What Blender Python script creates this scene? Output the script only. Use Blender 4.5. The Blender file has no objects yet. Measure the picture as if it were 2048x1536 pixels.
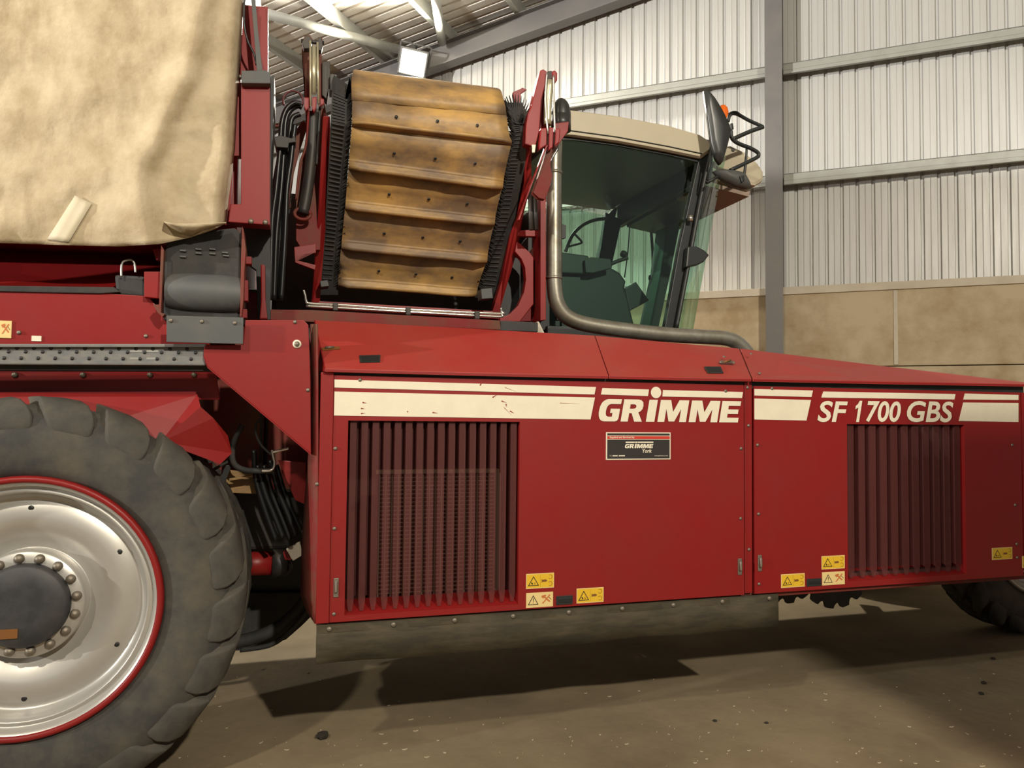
import bpy, bmesh, math, random
from mathutils import Vector, Matrix, noise
from mathutils.geometry import tessellate_polygon
random.seed(7)
scn = bpy.context.scene
col = scn.collection

# ------------------------------------------------------------------ camera
F_PX, CAM_D, CAM_H = 1480.0, 3.64, 1.75
YAW, PITCH, ROLL = math.radians(16.472), math.radians(2.359), math.radians(0.611)
F0 = Vector((math.sin(YAW), math.cos(YAW), 0)); R0 = Vector((math.cos(YAW), -math.sin(YAW), 0)); U0 = Vector((0, 0, 1))
CF = math.cos(PITCH) * F0 + math.sin(PITCH) * U0
U1 = -math.sin(PITCH) * F0 + math.cos(PITCH) * U0
CR = math.cos(ROLL) * R0 + math.sin(ROLL) * U1
CU = -math.sin(ROLL) * R0 + math.cos(ROLL) * U1
CPOS = Vector((0, -CAM_D, CAM_H))
cam = bpy.data.cameras.new('camera'); cam.sensor_width = 36; cam.lens = F_PX / 2048 * 36
camo = bpy.data.objects.new('camera', cam); col.objects.link(camo); scn.camera = camo
M = Matrix((CR, CU, -CF)).transposed().to_4x4(); M.translation = CPOS
camo.matrix_world = M
cam.clip_end = 200

# ------------------------------------------------------------------ world, lights, exposure
wd = bpy.data.worlds.new('world'); scn.world = wd; wd.use_nodes = True
wd.node_tree.nodes['Background'].inputs[0].default_value = (1.0, 0.96, 0.9, 1)
wd.node_tree.nodes['Background'].inputs[1].default_value = 0.18
scn.view_settings.view_transform = 'Standard'; scn.view_settings.look = 'None'
scn.view_settings.exposure = 0.0; scn.view_settings.gamma = 1.0
scn.view_settings.use_curve_mapping = False
scn.cycles.max_bounces = 6; scn.cycles.diffuse_bounces = 3; scn.cycles.glossy_bounces = 2; scn.cycles.transparent_max_bounces = 12
scn.cycles.caustics_reflective = False; scn.cycles.caustics_refractive = False

def spot(name, loc, target, energy, color, angle=120, blend=0.6, radius=0.12):
    l = bpy.data.lights.new(name, 'SPOT'); l.energy = energy; l.color = color
    l.spot_size = math.radians(angle); l.spot_blend = blend; l.shadow_soft_size = radius
    o = bpy.data.objects.new(name, l); col.objects.link(o)
    o.location = loc
    o.rotation_euler = (Vector(target) - Vector(loc)).to_track_quat('-Z', 'Y').to_euler()
    return o
WARM = (1.0, 0.91, 0.75)
spot('flood_light_far', (2.6, -10.5, 7.4), (1.6, 0, 2.0), 4000, WARM, 130, 0.5, 0.15)
spot('flood_light_near', (-3.4, -5.6, 6.6), (-1.2, 0, 1.6), 900, WARM, 110, 0.7, 0.15)
spot('flood_light_eaves', (-15.0, -4.0, 4.4), (6.0, 7.5, 6.8), 15000, (1.0, 0.96, 0.90), 58, 1.0, 0.15)

# ------------------------------------------------------------------ picking real positions
def ray(x, y): return CF + CR * ((x - 1024) / F_PX) + CU * ((768 - y) / F_PX)
def P(x, y, v=0.0):
    d = ray(x, y); return CPOS + d * ((v + CAM_D) / d.y)
def PZ(x, y, z=0.0):
    d = ray(x, y); return CPOS + d * ((z - CAM_H) / d.z)
WY = math.radians(38.71); WDIST = 11.3
WN = Vector((-math.sin(WY), -math.cos(WY), 0))            # wall normal, into the shed
WO = Vector((CPOS.x, CPOS.y, 0)) - WN * WDIST
WM = Matrix.Translation(WO) @ Matrix.Rotation(-WY, 4, 'Z') # wall frame: x along wall, -y into shed, z up
WMI = WM.inverted()
def WL(x, y, off=0.0):                                     # photo point -> wall frame at off metres in front of the sheets
    d = ray(x, y); t = -(WDIST - off) / d.dot(WN); return WMI @ (CPOS + d * t)

# ------------------------------------------------------------------ materials
MATS = {}
def lin(c): return tuple(((v / 255) / 12.92 if v / 255 <= 0.04045 else ((v / 255 + 0.055) / 1.055) ** 2.4) for v in c)
def mat(name, color, rough=0.5, metal=0.0, dirt=None, dscale=3.0, damt=0.4, bump=0.0, bscale=40.0, coat=0.0, stretch=(1, 1, 1), spec=0.5, dpos=(0.40, 0.72)):
    m = bpy.data.materials.new(name); m.use_nodes = True; nt = m.node_tree; b = nt.nodes['Principled BSDF']
    b.inputs['Base Color'].default_value = (*color, 1); b.inputs['Roughness'].default_value = rough
    b.inputs['Metallic'].default_value = metal; b.inputs['Coat Weight'].default_value = coat
    b.inputs['Specular IOR Level'].default_value = spec
    if dirt or bump:
        tc = nt.nodes.new('ShaderNodeTexCoord'); mp = nt.nodes.new('ShaderNodeMapping'); mp.inputs['Scale'].default_value = stretch
        nt.links.new(tc.outputs['Object'], mp.inputs[0])
    if dirt:
        n1 = nt.nodes.new('ShaderNodeTexNoise'); n1.inputs['Scale'].default_value = dscale; n1.inputs['Detail'].default_value = 8; n1.inputs['Roughness'].default_value = 0.65
        nt.links.new(mp.outputs[0], n1.inputs['Vector'])
        rp = nt.nodes.new('ShaderNodeValToRGB'); rp.color_ramp.elements[0].position = dpos[0]; rp.color_ramp.elements[1].position = dpos[1]
        rp.color_ramp.elements[0].color = (0, 0, 0, 1); rp.color_ramp.elements[1].color = (damt, damt, damt, 1)
        nt.links.new(n1.outputs['Fac'], rp.inputs[0])
        mx = nt.nodes.new('ShaderNodeMix'); mx.data_type = 'RGBA'
        mx.inputs[6].default_value = (*color, 1); mx.inputs[7].default_value = (*dirt, 1)
        nt.links.new(rp.outputs[0], mx.inputs[0]); nt.links.new(mx.outputs[2], b.inputs['Base Color'])
        mr = nt.nodes.new('ShaderNodeMapRange'); mr.inputs[3].default_value = max(0.05, rough - 0.08); mr.inputs[4].default_value = min(1, rough + 0.12)
        nt.links.new(n1.outputs['Fac'], mr.inputs[0]); nt.links.new(mr.outputs[0], b.inputs['Roughness'])
    if bump:
        n2 = nt.nodes.new('ShaderNodeTexNoise'); n2.inputs['Scale'].default_value = bscale; n2.inputs['Detail'].default_value = 6
        nt.links.new(mp.outputs[0], n2.inputs['Vector'])
        bp = nt.nodes.new('ShaderNodeBump'); bp.inputs['Strength'].default_value = bump; bp.inputs['Distance'].default_value = 0.02
        nt.links.new(n2.outputs['Fac'], bp.inputs['Height']); nt.links.new(bp.outputs[0], b.inputs['Normal'])
    MATS[name] = m; return m

mat('red', (0.245, 0.010, 0.010), 0.40, dirt=(0.20, 0.018, 0.015), dscale=2.5, damt=0.5, bump=0.02, bscale=6, spec=0.4)
mat('red_top', (0.36, 0.034, 0.027), 0.5, dirt=(0.30, 0.07, 0.05), dscale=2.0, damt=0.6, spec=0.4)  # paler red copy: settled dust, plus haze and gloss put into the colour
mat('red_dirty', (0.20, 0.012, 0.013), 0.6, dirt=(0.13, 0.065, 0.04), dpos=(.36, .62), dscale=4, damt=0.85, spec=0.3)
mat('white_vinyl', (0.80, 0.74, 0.58), 0.45, dirt=(0.62, 0.55, 0.42), dscale=9, damt=0.35)
mat('black', (0.012, 0.013, 0.014), 0.5, dirt=(0.05, 0.045, 0.04), dscale=9, damt=0.5)
mat('rubber', (0.022, 0.023, 0.024), 0.75, dirt=(0.07, 0.062, 0.05), dscale=8, damt=0.6, bump=0.1)
mat('hose', (0.010, 0.011, 0.012), 0.35)
mat('dark_metal', (0.035, 0.034, 0.033), 0.5, 0.3, dirt=(0.09, 0.07, 0.05), dscale=8, damt=0.6)
mat('plate_grey', (0.075, 0.08, 0.082), 0.55, dirt=(0.13, 0.12, 0.1), dscale=8, damt=0.5)
mat('rail_grey', (0.17, 0.175, 0.18), 0.5, 0.3, dirt=(0.28, 0.25, 0.2), dscale=5, damt=0.6, stretch=(3, 1, 8))
mat('galvanised', (0.46, 0.46, 0.44), 0.42, 0.75, dirt=(0.30, 0.28, 0.22), dscale=6, damt=0.7, bump=0.03, bscale=15)
mat('pipe', (0.40, 0.38, 0.32), 0.36, 0.75, dirt=(0.20, 0.175, 0.12), dscale=9, damt=0.85, bump=0.03)
mat('chrome', (0.75, 0.73, 0.66), 0.18, 0.9)
mat('cream_steel', (0.60, 0.56, 0.38), 0.3, 0.5)
mat('bolt', (0.22, 0.19, 0.15), 0.5, 0.6)
mat('yellow_belt', (0.50, 0.295, 0.09), 0.5, dirt=(0.16, 0.105, 0.065), dpos=(0.34, 0.60), dscale=2.6, damt=0.95, bump=0.05, bscale=12, stretch=(1, 1, 2.2))
mat('cab_cream', (0.55, 0.49, 0.36), 0.45, dirt=(0.45, 0.39, 0.28), dscale=4, damt=0.4)
mat('shaded_cream', (0.33, 0.25, 0.20), 0.7)  # cream of the visor underside with its shade put into the colour
mat('dark_plastic', (0.02, 0.023, 0.023), 0.45)
mat('mirror_shell', (0.035, 0.037, 0.035), 0.35)
mat('tarp', (0.54, 0.45, 0.305), 0.75, dirt=(0.37, 0.285, 0.17), dpos=(.42, .66), dscale=4.2, damt=0.8, bump=0.2, bscale=26, spec=0.25)
mat('tarp_patch', (0.62, 0.55, 0.40), 0.6, dirt=(0.5, 0.42, 0.28), dscale=6, damt=0.4)
mat('tyre', (0.050, 0.050, 0.048), 0.8, dirt=(0.135, 0.115, 0.085), dscale=4, damt=0.8, bump=0.12, bscale=14, spec=0.3)
mat('rim_silver', (0.56, 0.545, 0.51), 0.36, 0.55, dirt=(0.40, 0.37, 0.32), dscale=4, damt=0.45)
mat('hub_black', (0.03, 0.032, 0.036), 0.5, dirt=(0.08, 0.075, 0.07), dscale=9, damt=0.6)
mat('skirt', (0.05, 0.043, 0.030), 0.8, dirt=(0.125, 0.10, 0.06), dscale=5, damt=0.8, bump=0.08, bscale=9, stretch=(0.6, 1, 3), spec=0.2)
mat('sticker_yellow', (0.75, 0.47, 0.03), 0.4)
mat('sticker_pale', (0.78, 0.60, 0.26), 0.4)
mat('print_black', (0.012, 0.012, 0.012), 0.5)
mat('print_brown', (0.20, 0.08, 0.02), 0.5)
mat('print_orange', (0.55, 0.16, 0.04), 0.5)
mat('print_red', (0.55, 0.04, 0.025), 0.45)
mat('plate_black', (0.03, 0.027, 0.026), 0.4)
mat('cladding', (0.60, 0.60, 0.585), 0.42, 0.15, dirt=(0.49, 0.47, 0.43), dscale=1.6, damt=0.5, stretch=(5, 5, 0.5))
mat('roof_sheet', (0.78, 0.74, 0.68), 0.45, 0.1, dirt=(0.52, 0.47, 0.4), dscale=1.5, damt=0.5)
mat('steel_grey', (0.17, 0.165, 0.165), 0.5, 0.2, dirt=(0.23, 0.21, 0.19), dscale=3, damt=0.5)
mat('galv_rail', (0.40, 0.41, 0.38), 0.5, 0.25, dirt=(0.33, 0.32, 0.28), dscale=4, damt=0.6)
mat('concrete', (0.60, 0.50, 0.345), 0.85, dirt=(0.42, 0.31, 0.185), dpos=(.42, .62), dscale=1.3, damt=0.9, bump=0.15, bscale=7, spec=0.2)
mat('concrete_pale', (0.68, 0.61, 0.50), 0.8, dirt=(0.46, 0.40, 0.31), dscale=3, damt=0.5)
mat('floor', (0.31, 0.245, 0.155), 0.8, dirt=(0.165, 0.128, 0.083), dscale=0.9, damt=0.85, bump=0.25, bscale=9, spec=0.25)
mat('soil', (0.03, 0.024, 0.018), 0.9, bump=0.4)
mat('straw', (0.55, 0.47, 0.33), 0.8)
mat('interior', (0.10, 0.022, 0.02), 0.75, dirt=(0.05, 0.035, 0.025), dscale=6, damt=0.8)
mat('radiator', (0.20, 0.13, 0.085), 0.7)
mat('orange', (0.85, 0.16, 0.01), 0.25)
mat('wire_red', (0.13, 0.03, 0.035), 0.5)
mat('lamp_housing', (0.06, 0.06, 0.06), 0.5)
# perforated sheet: finer than a pixel, so a mix of open and closed
def perf():
    m = bpy.data.materials.new('perforated_sheet'); m.use_nodes = True; nt = m.node_tree
    b = nt.nodes['Principled BSDF']; b.inputs['Base Color'].default_value = (0.12, 0.026, 0.024, 1); b.inputs['Roughness'].default_value = 0.6
    t = nt.nodes.new('ShaderNodeBsdfTransparent'); mx = nt.nodes.new('ShaderNodeMixShader'); mx.inputs[0].default_value = 0.58
    nt.links.new(t.outputs[0], mx.inputs[1]); nt.links.new(b.outputs[0], mx.inputs[2])
    nt.links.new(mx.outputs[0], nt.nodes['Material Output'].inputs[0]); MATS['perforated'] = m
perf()
def glass(name, tint, ior, refl=1.0):
    m = bpy.data.materials.new(name); m.use_nodes = True; nt = m.node_tree
    nt.nodes.remove(nt.nodes['Principled BSDF'])
    t = nt.nodes.new('ShaderNodeBsdfTransparent'); t.inputs[0].default_value = (*tint, 1)
    g = nt.nodes.new('ShaderNodeBsdfGlossy'); g.inputs[0].default_value = (1, 1, 1, 1); g.inputs['Roughness'].default_value = 0.03
    fr = nt.nodes.new('ShaderNodeFresnel'); fr.inputs[0].default_value = ior
    mx = nt.nodes.new('ShaderNodeMixShader')
    ml = nt.nodes.new('ShaderNodeMath'); ml.operation = 'MULTIPLY'; ml.inputs[1].default_value = refl
    nt.links.new(fr.outputs[0], ml.inputs[0]); nt.links.new(ml.outputs[0], mx.inputs[0]); nt.links.new(t.outputs[0], mx.inputs[1]); nt.links.new(g.outputs[0], mx.inputs[2])
    nt.links.new(mx.outputs[0], nt.nodes['Material Output'].inputs[0]); MATS[name] = m
glass('glass', (0.83, 0.965, 0.90), 1.5); glass('glass_front', (0.58, 0.80, 0.70), 1.25, 0.25)
def emis(name, c, s):
    m = bpy.data.materials.new(name); m.use_nodes = True; b = m.node_tree.nodes['Principled BSDF']
    b.inputs['Emission Color'].default_value = (*c, 1); b.inputs['Emission Strength'].default_value = s; b.inputs['Base Color'].default_value = (1, 1, 1, 1)
    MATS[name] = m
emis('lamp_lens', (1.0, 0.93, 0.75), 40)

# ------------------------------------------------------------------ mesh building
ROOTS = {}
def link(o, parent):
    col.objects.link(o)
    if parent is not None:
        o.parent = parent
        if parent.name in ROOTS: o.matrix_parent_inverse = Matrix.Translation(-ROOTS[parent.name])
    return o
def root(name, loc, label, cat, group=None):
    o = bpy.data.objects.new(name, None); col.objects.link(o); o.location = loc; o.empty_display_size = 0.2
    o['label'] = label; o['category'] = cat
    if group: o['group'] = group
    ROOTS[o.name] = Vector(loc); return o
def tag(o, label, cat, group=None):
    o['label'] = label; o['category'] = cat
    if group: o['group'] = group
    return o
class MB:
    def __init__(s): s.v = []; s.f = []; s.m = []; s.sm = []; s.mats = []
    def mi(s, m):
        if m not in s.mats: s.mats.append(m)
        return s.mats.index(m)
    def add(s, vs, fs, m, smooth=False):
        k = len(s.v); i = s.mi(m); s.v += [Vector(p) for p in vs]
        for f in fs: s.f.append([k + j for j in f]); s.m.append(i); s.sm.append(smooth)
        return s
    def prism(s, pts, d, m):
        n = len(pts); d = Vector(d); pts = [Vector(p) for p in pts]
        s.add(pts + [p + d for p in pts], [list(range(n)), list(range(2 * n - 1, n - 1, -1))] + [[i, i + n, (i + 1) % n + n, (i + 1) % n] for i in range(n)], m)
        return s
    def box(s, a, b, m):
        x0, y0, z0 = a; x1, y1, z1 = b
        return s.prism([(x0, y0, z0), (x1, y0, z0), (x1, y0, z1), (x0, y0, z1)], (0, y1 - y0, 0), m)
    def tube(s, path, r, m, n=10, smooth=True, flat=1.0):
        path = [Vector(p) for p in path]; N = len(path); rr = r if isinstance(r, (list, tuple)) else [r] * N
        vs = []; prev = None
        for i, p in enumerate(path):
            t = (path[min(i + 1, N - 1)] - path[max(i - 1, 0)]).normalized()
            a = prev if prev is not None else (Vector((0, 1, 0)) if abs(t.y) < 0.9 else Vector((1, 0, 0)))
            a = (a - t * a.dot(t)).normalized(); prev = a; b = t.cross(a)
            for k in range(n):
                q = 2 * math.pi * k / n; vs.append(p + (a * math.cos(q) * flat + b * math.sin(q)) * rr[i])
        fs = [[i * n + k, i * n + (k + 1) % n, (i + 1) * n + (k + 1) % n, (i + 1) * n + k] for i in range(N - 1) for k in range(n)]
        s.add(vs, fs, m, smooth)
        k0 = len(s.v) - len(vs)
        for e in (0, N - 1): s.f.append([k0 + e * n + k for k in range(n)]); s.m.append(s.mi(m)); s.sm.append(False)
        return s
    def lathe(s, prof, c, m, n=48, smooth=True, a0=0.0, a1=2 * math.pi):      # profile of (radius, y) around the y axis through c
        c = Vector(c); full = abs(a1 - a0 - 2 * math.pi) < 1e-6; K = n if full else n + 1; vs = []
        for r, y in prof:
            for k in range(K):
                q = a0 + (a1 - a0) * k / n; vs.append(c + Vector((math.cos(q) * r, y, math.sin(q) * r)))
        fs = []
        for i in range(len(prof) - 1):
            for k in range(n): fs.append([i * K + k, i * K + (k + 1) % K, (i + 1) * K + (k + 1) % K, (i + 1) * K + k])
        s.add(vs, fs, m, smooth); return s
    def flat(s, outer, holes, m, to3):
        loops = [outer] + holes; pts = [p for l in loops for p in l]
        tris = tessellate_polygon([[Vector((p[0], p[1], 0)) for p in l] for l in loops])
        s.add([to3(*p) for p in pts], [list(t) for t in tris], m); return s
    def mesh(s, name, bevel=0.0, recalc=True):
        me = bpy.data.meshes.new(name); me.from_pydata([tuple(p) for p in s.v], [], s.f)
        for m in s.mats: me.materials.append(MATS[m])
        for p, i, q in zip(me.polygons, s.m, s.sm): p.material_index = i; p.use_smooth = q
        if recalc or bevel:
            bm = bmesh.new(); bm.from_mesh(me)
            if recalc: bmesh.ops.recalc_face_normals(bm, faces=bm.faces)
            if bevel:
                es = [e for e in bm.edges if len(e.link_faces) == 2 and e.calc_face_angle(0) > 0.6]
                bmesh.ops.bevel(bm, geom=es, offset=bevel, segments=2, affect='EDGES', profile=0.6, clamp_overlap=True)
            bm.to_mesh(me); bm.free()
        return me
    def build(s, name, parent=None, bevel=0.0, label=None, recalc=True):
        o = bpy.data.objects.new(name, s.mesh(name, bevel, recalc)); link(o, parent)
        if label: o['label'] = label
        return o
def inst(name, me, parent, loc=(0, 0, 0), rot=(0, 0, 0), scale=None):
    o = bpy.data.objects.new(name, me); link(o, parent); o.location = loc; o.rotation_euler = rot
    if scale: o.scale = scale
    return o
def smoothpath(pts, per=6):
    pts = [Vector(p) for p in pts]; out = []
    for i in range(len(pts) - 1):
        p0 = pts[max(i - 1, 0)]; p1 = pts[i]; p2 = pts[i + 1]; p3 = pts[min(i + 2, len(pts) - 1)]
        for k in range(per):
            t = k / per
            out.append(0.5 * ((2 * p1) + (p2 - p0) * t + (2 * p0 - 5 * p1 + 4 * p2 - p3) * t * t + (3 * p1 - p0 - 3 * p2 + p3) * t ** 3))
    out.append(pts[-1]); return out
def pts(pix, v=0.0): return [P(q[0], q[1], q[2] if len(q) > 2 else v) for q in pix]
def plate(name, pix, v, th, m, parent, bevel=0.003, label=None, d=None):
    return MB().prism(pts(pix, v), d or (0, th, 0), m).build(name, parent, bevel, label)
def rod(name, pix, v, rpx, m, parent, per=6, n=10, label=None, flat=1.0):
    q = pts(pix, v); r = rpx * (q[0] - CPOS).dot(CF) / F_PX
    return MB().tube(smoothpath(q, per) if per > 1 else q, r, m, n, flat=flat).build(name, parent, 0, label)
def struct(o): o['kind'] = 'structure'; return o

# ------------------------------------------------------------------ the shed: floor, gable wall, roof
fl = MB().add([(-30, -22, 0), (30, -22, 0), (30, 26, 0), (-30, 26, 0)], [[0, 1, 2, 3]], 'floor').build('floor', None, recalc=False); struct(fl)

X0, X1 = -15.0, 9.0
rt1, rt2 = WL(546, 208, 0.35), WL(1102, 0, 0.35)           # top edge of the gable rafter
RSL = (rt2.z - rt1.z) / (rt2.x - rt1.x)
def rz(x): return rt1.z + (x - rt1.x) * RSL
RUP = 0.22                                                  # purlin depth above the rafter
def roofplane(px, py, drop=0.0):                            # photo point -> wall frame on the roof plane lowered by drop
    o = WMI @ CPOS; d = (WMI.to_3x3() @ ray(px, py))
    t = (rz(o.x) + RUP - drop - o.z) / (d.z - RSL * d.x); return o + d * t
CAPZ = WL(1549, 579, 0.0).z
CONZ = CAPZ - 0.10
def wbuild(mb, name, parent, bevel=0.0, x=0.0, me=None):
    me = me or mb.mesh(name, bevel); o = bpy.data.objects.new(name, me); col.objects.link(o)
    if parent: o.parent = parent
    if parent: o.location = (x, 0, 0)
    else: o.location = WO; o.rotation_euler = (0, 0, -WY)
    return o
core = MB().prism([(X0, 0.12, 0), (X1, 0.12, 0), (X1, 0.12, rz(X1) + 0.1), (X0, 0.12, rz(X0) + 0.1)], (0, 0.1, 0), 'steel_grey')
wall = wbuild(core, 'wall_back', None); struct(wall)
# cladding sheets, five grooves each
PITCH_R = 0.2
def sheet(h0, h1):
    mb = MB(); prof = []
    for k in range(5):
        a = k * PITCH_R
        prof += [(a, 0.0), (a + 0.150, 0.0), (a + 0.162, 0.035), (a + 0.188, 0.035)]
    prof.append((5 * PITCH_R, 0.0))
    vs = []
    for (x, y) in prof:
        vs += [(x, y, CAPZ), (x, y, h0 + (h1 - h0) * x)]
    mb.add(vs, [[2 * i, 2 * i + 2, 2 * i + 3, 2 * i + 1] for i in range(len(prof) - 1)], 'cladding')
    # a stiffening bead in each pan
    for k in range(5):
        a = k * PITCH_R + 0.068
        mb.add([(a, -0.001, CAPZ), (a + .006, -.004, CAPZ), (a + .012, -.001, CAPZ), (a, -.001, h0), (a + .006, -.004, h0), (a + .012, -.001, h0)], [[0, 1, 4, 3], [1, 2, 5, 4]], 'cladding')
    return mb
n = int(X1 - X0)
for i in range(n):
    x = X0 + i
    mb = sheet(rz(x) + 0.05, rz(x + 1) + 0.05)
    me = mb.mesh('cladding_sheet', 0, False)
    wbuild(None, 'cladding_sheet', wall, x=x, me=me)
# concrete panels below
colx = WL(1548, 300, 0.4).x
bays = [colx - 12, colx - 6, colx, colx + 6, colx + 12]
rows = [(0, 1.22), (1.232, 2.445), (2.457, CONZ)]
for a, b in zip(bays[:-1], bays[1:]):
    for z0, z1 in rows:
        off = random.uniform(-0.008, 0.008)
        wbuild(MB().box((a + 0.012, -0.22 + off, z0), (b - 0.012, 0.1, z1), 'concrete'), 'concrete_panel', wall, 0.012)
    wbuild(MB().prism([(a + 0.008, -0.25, CONZ - 0.02), (a + 0.008, -0.25, CONZ + 0.085), (a + 0.008, -0.02, CAPZ - 0.002), (a + 0.008, -0.02, CONZ - 0.02)], (b - a - 0.016, 0, 0), 'concrete_pale'), 'ledge_flashing', wall, 0.004)
    # mortar smears on the panels
    for k in range(2):
        xx = a + random.uniform(1.0, 5.0)
        wbuild(MB().box((xx, -0.236, 2.47), (xx + 0.05, -0.2, CONZ - 0.03), 'concrete_pale'), 'mortar_strip', wall, 0.004)
# rails between the columns
for (px, py, side) in ((1561, 131, 1), (1564, 350, 1)):
    zt = WL(px, py, 0.16).z
    for a, b in zip(bays[:-1], bays[1:]):
        mb = MB().box((a + 0.12, -0.20, zt - 0.165), (b - 0.12, -0.185, zt), 'galv_rail')
        mb.box((a + 0.12, -0.20, zt - 0.012), (b - 0.12, -0.04, zt), 'galv_rail')
        mb.box((a + 0.12, -0.235, zt - 0.165), (b - 0.12, -0.2, zt - 0.150), 'galv_rail')
        mb.box((a + 0.12, -0.205, zt - 0.10), (b - 0.12, -0.20, zt - 0.085), 'galv_rail')
        wbuild(mb, 'wall_rail', wall)
# columns: H sections
for bx in bays:
    h = rz(bx)
    mb = MB().box((bx - 0.115, -0.45, 0), (bx + 0.115, -0.43, h), 'steel_grey')
    mb.box((bx - 0.008, -0.43, 0), (bx + 0.008, -0.03, h), 'steel_grey').box((bx - 0.115, -0.03, 0), (bx + 0.115, -0.012, h), 'steel_grey')
    wbuild(mb, 'steel_column', wall)
# roof
ceil_mb = MB()
YF, YB = -17.0, 0.5
def rp(x, y, up=0.0): return (x, y, rz(x) + RUP + up)
ceil_mb.prism([rp(X0, YB, .12), rp(X1, YB, .12), rp(X1, YF, .12), rp(X0, YF, .12)], (0, 0, 0.05), 'steel_grey')
ceil = wbuild(ceil_mb, 'ceiling', None); struct(ceil)
RW = 1.0
k = 0
y = YB
while y > YF:
    mb = MB(); prof = []
    for i in range(5):
        a = y - i * 0.2
        prof += [(a, 0.0), (a - 0.135, 0.0), (a - 0.150, 0.035), (a - 0.185, 0.035)]
    prof.append((y - 1.0, 0.0)); vs = []
    for (yy, u) in prof: vs += [rp(X0, yy, u), rp(X1, yy, u)]
    mb.add(vs, [[2 * i, 2 * i + 2, 2 * i + 3, 2 * i + 1] for i in range(len(prof) - 1)], 'roof_sheet')
    wbuild(mb, 'roof_sheet', ceil, me=mb.mesh('roof_sheet', 0, False)); y -= 1.0
pxs = [WL(640, 172, 0.35).x, WL(768, 126, 0.35).x, WL(888, 80, 0.35).x]
sp = (pxs[2] - pxs[0]) / 2
for i in range(-5, 10):
    x = pxs[1] + i * sp
    if not X0 < x < X1: continue
    z = rz(x)
    mb = MB().prism([(x, YB, z), (x + 0.02, YB, z), (x + 0.02, YB, z + RUP + RSL * .02), (x, YB, z + RUP)], (0, YF - YB, 0), 'galv_rail')
    mb.prism([(x - 0.07, YB, z), (x, YB, z), (x, YB, z + 0.015), (x - 0.07, YB, z + 0.015)], (0, YF - YB, 0), 'galv_rail')
    wbuild(mb, 'purlin', ceil)
# rafters: gable one and the next frame, I section
rb1, rb2 = WL(903, 126, 0.35), WL(1200, 7, 0.35)
RD = (rz(rb1.x) - rb1.z + rz(rb2.x) - rb2.z) / 2
for yr in (-0.24, -6.3, -12.3):
    mb = MB()
    for (ya, yb_, da, db) in ((-0.11, 0.11, 0, 0.02), (-0.008, 0.008, 0.02, RD - 0.02), (-0.11, 0.11, RD - 0.02, RD)):
        if yr < -1: continue
        mb.prism([(X0, yr + ya, rz(X0) - da), (X1, yr + ya, rz(X1) - da), (X1, yr + ya, rz(X1) - db), (X0, yr + ya, rz(X0) - db)], (0, yb_ - ya, 0), 'steel_grey')
    if yr > -1: wbuild(mb, 'rafter', ceil)
# wind brace tubes under the roof
for (a, b, r) in (((806, 101), (520, 24), 0.075), ((884, 84), (866, -40), 0.075)):
    p0 = WL(a[0], a[1], 0.42); p1 = roofplane(b[0], b[1], 0.42)
    wbuild(MB().tube([p0, p0.lerp(p1, 0.5), p1], r, 'galv_rail', 14), 'brace_tube', ceil)
# unseen pier added behind the camera to cast the front door's shadow edge
st = MB().box((3.02, -6.3, 0), (3.95, -6.0, 5.0), 'concrete').build('shadow_blocker_1', None, 0.01); struct(st)

# floodlight on the rafter
lp = WM @ WL(826, 126, 0.75)
fl_dir = (CPOS + Vector((-1.5, 0, 0)) - lp).normalized()
fr_x = fl_dir.cross(Vector((0, 0, 1))).normalized(); fr_z = fr_x.cross(fl_dir)
fr_x, fr_z = fr_x * math.cos(.2) + fr_z * math.sin(.2), fr_z * math.cos(.2) - fr_x * math.sin(.2)
lamp = root('floodlight', lp, 'lit floodlight fixed to the sloping roof beam above the yellow conveyor', 'floodlight')
def lf(a, b, c): return lp + fr_x * a + fr_z * b + fl_dir * c
def lbox(mb, a0, a1, b0, b1, c0, c1, m): return mb.prism([lf(a0, b0, c0), lf(a1, b0, c0), lf(a1, b1, c0), lf(a0, b1, c0)], fl_dir * (c1 - c0), m)
lbox(MB(), -.24, .24, -.22, .22, -.14, 0.0, 'lamp_housing').build('housing', lamp, 0.02)
lbox(MB(), -.20, .20, -.18, .18, 0.0, 0.012, 'lamp_lens').build('lens', lamp, label='glowing white lens')
mb = MB(); lbox(mb, -.27, -.245, -.03, .30, -.10, -.06, 'lamp_housing'); lbox(mb, .245, .27, -.03, .30, -.10, -.06, 'lamp_housing'); lbox(mb, -.27, .27, .28, .30, -.10, -.06, 'lamp_housing')
mb.tube([lf(0, .29, -.08), WM @ Vector((WL(826, 110, 0.35).x, -0.3, rz(WL(826, 110, .35).x) - 0.1))], 0.02, 'lamp_housing', 8)
mb.build('bracket', lamp)
ll = spot('floodlight_beam', lp + fl_dir * 0.05, CPOS + Vector((-.5, 2, 0)), 3500, (1.0, 0.93, 0.78), 170, 0.3, 0.15)
ll.parent = lamp; ll.matrix_parent_inverse = Matrix.Translation(-lp)

# ================================================================== the harvester
HV = root('harvester', (1.2, 1.5, 0), 'large red self-propelled root harvester with cab, conveyor and big tyres', 'harvester')

def screw_mesh(r, h, name='screw'):
    return MB().lathe([(0, -h), (r * .6, -h), (r, -h * .5), (r, 0)], (0, 0, 0), 'bolt', 12).mesh(name)
SCREW = screw_mesh(0.009, 0.006); BOLT = screw_mesh(0.013, 0.010, 'bolt')
def screws(parent, pix, v, me=SCREW, name='screw'):
    for x, y in pix: inst(name, me, parent, P(x, y, v))

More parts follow.
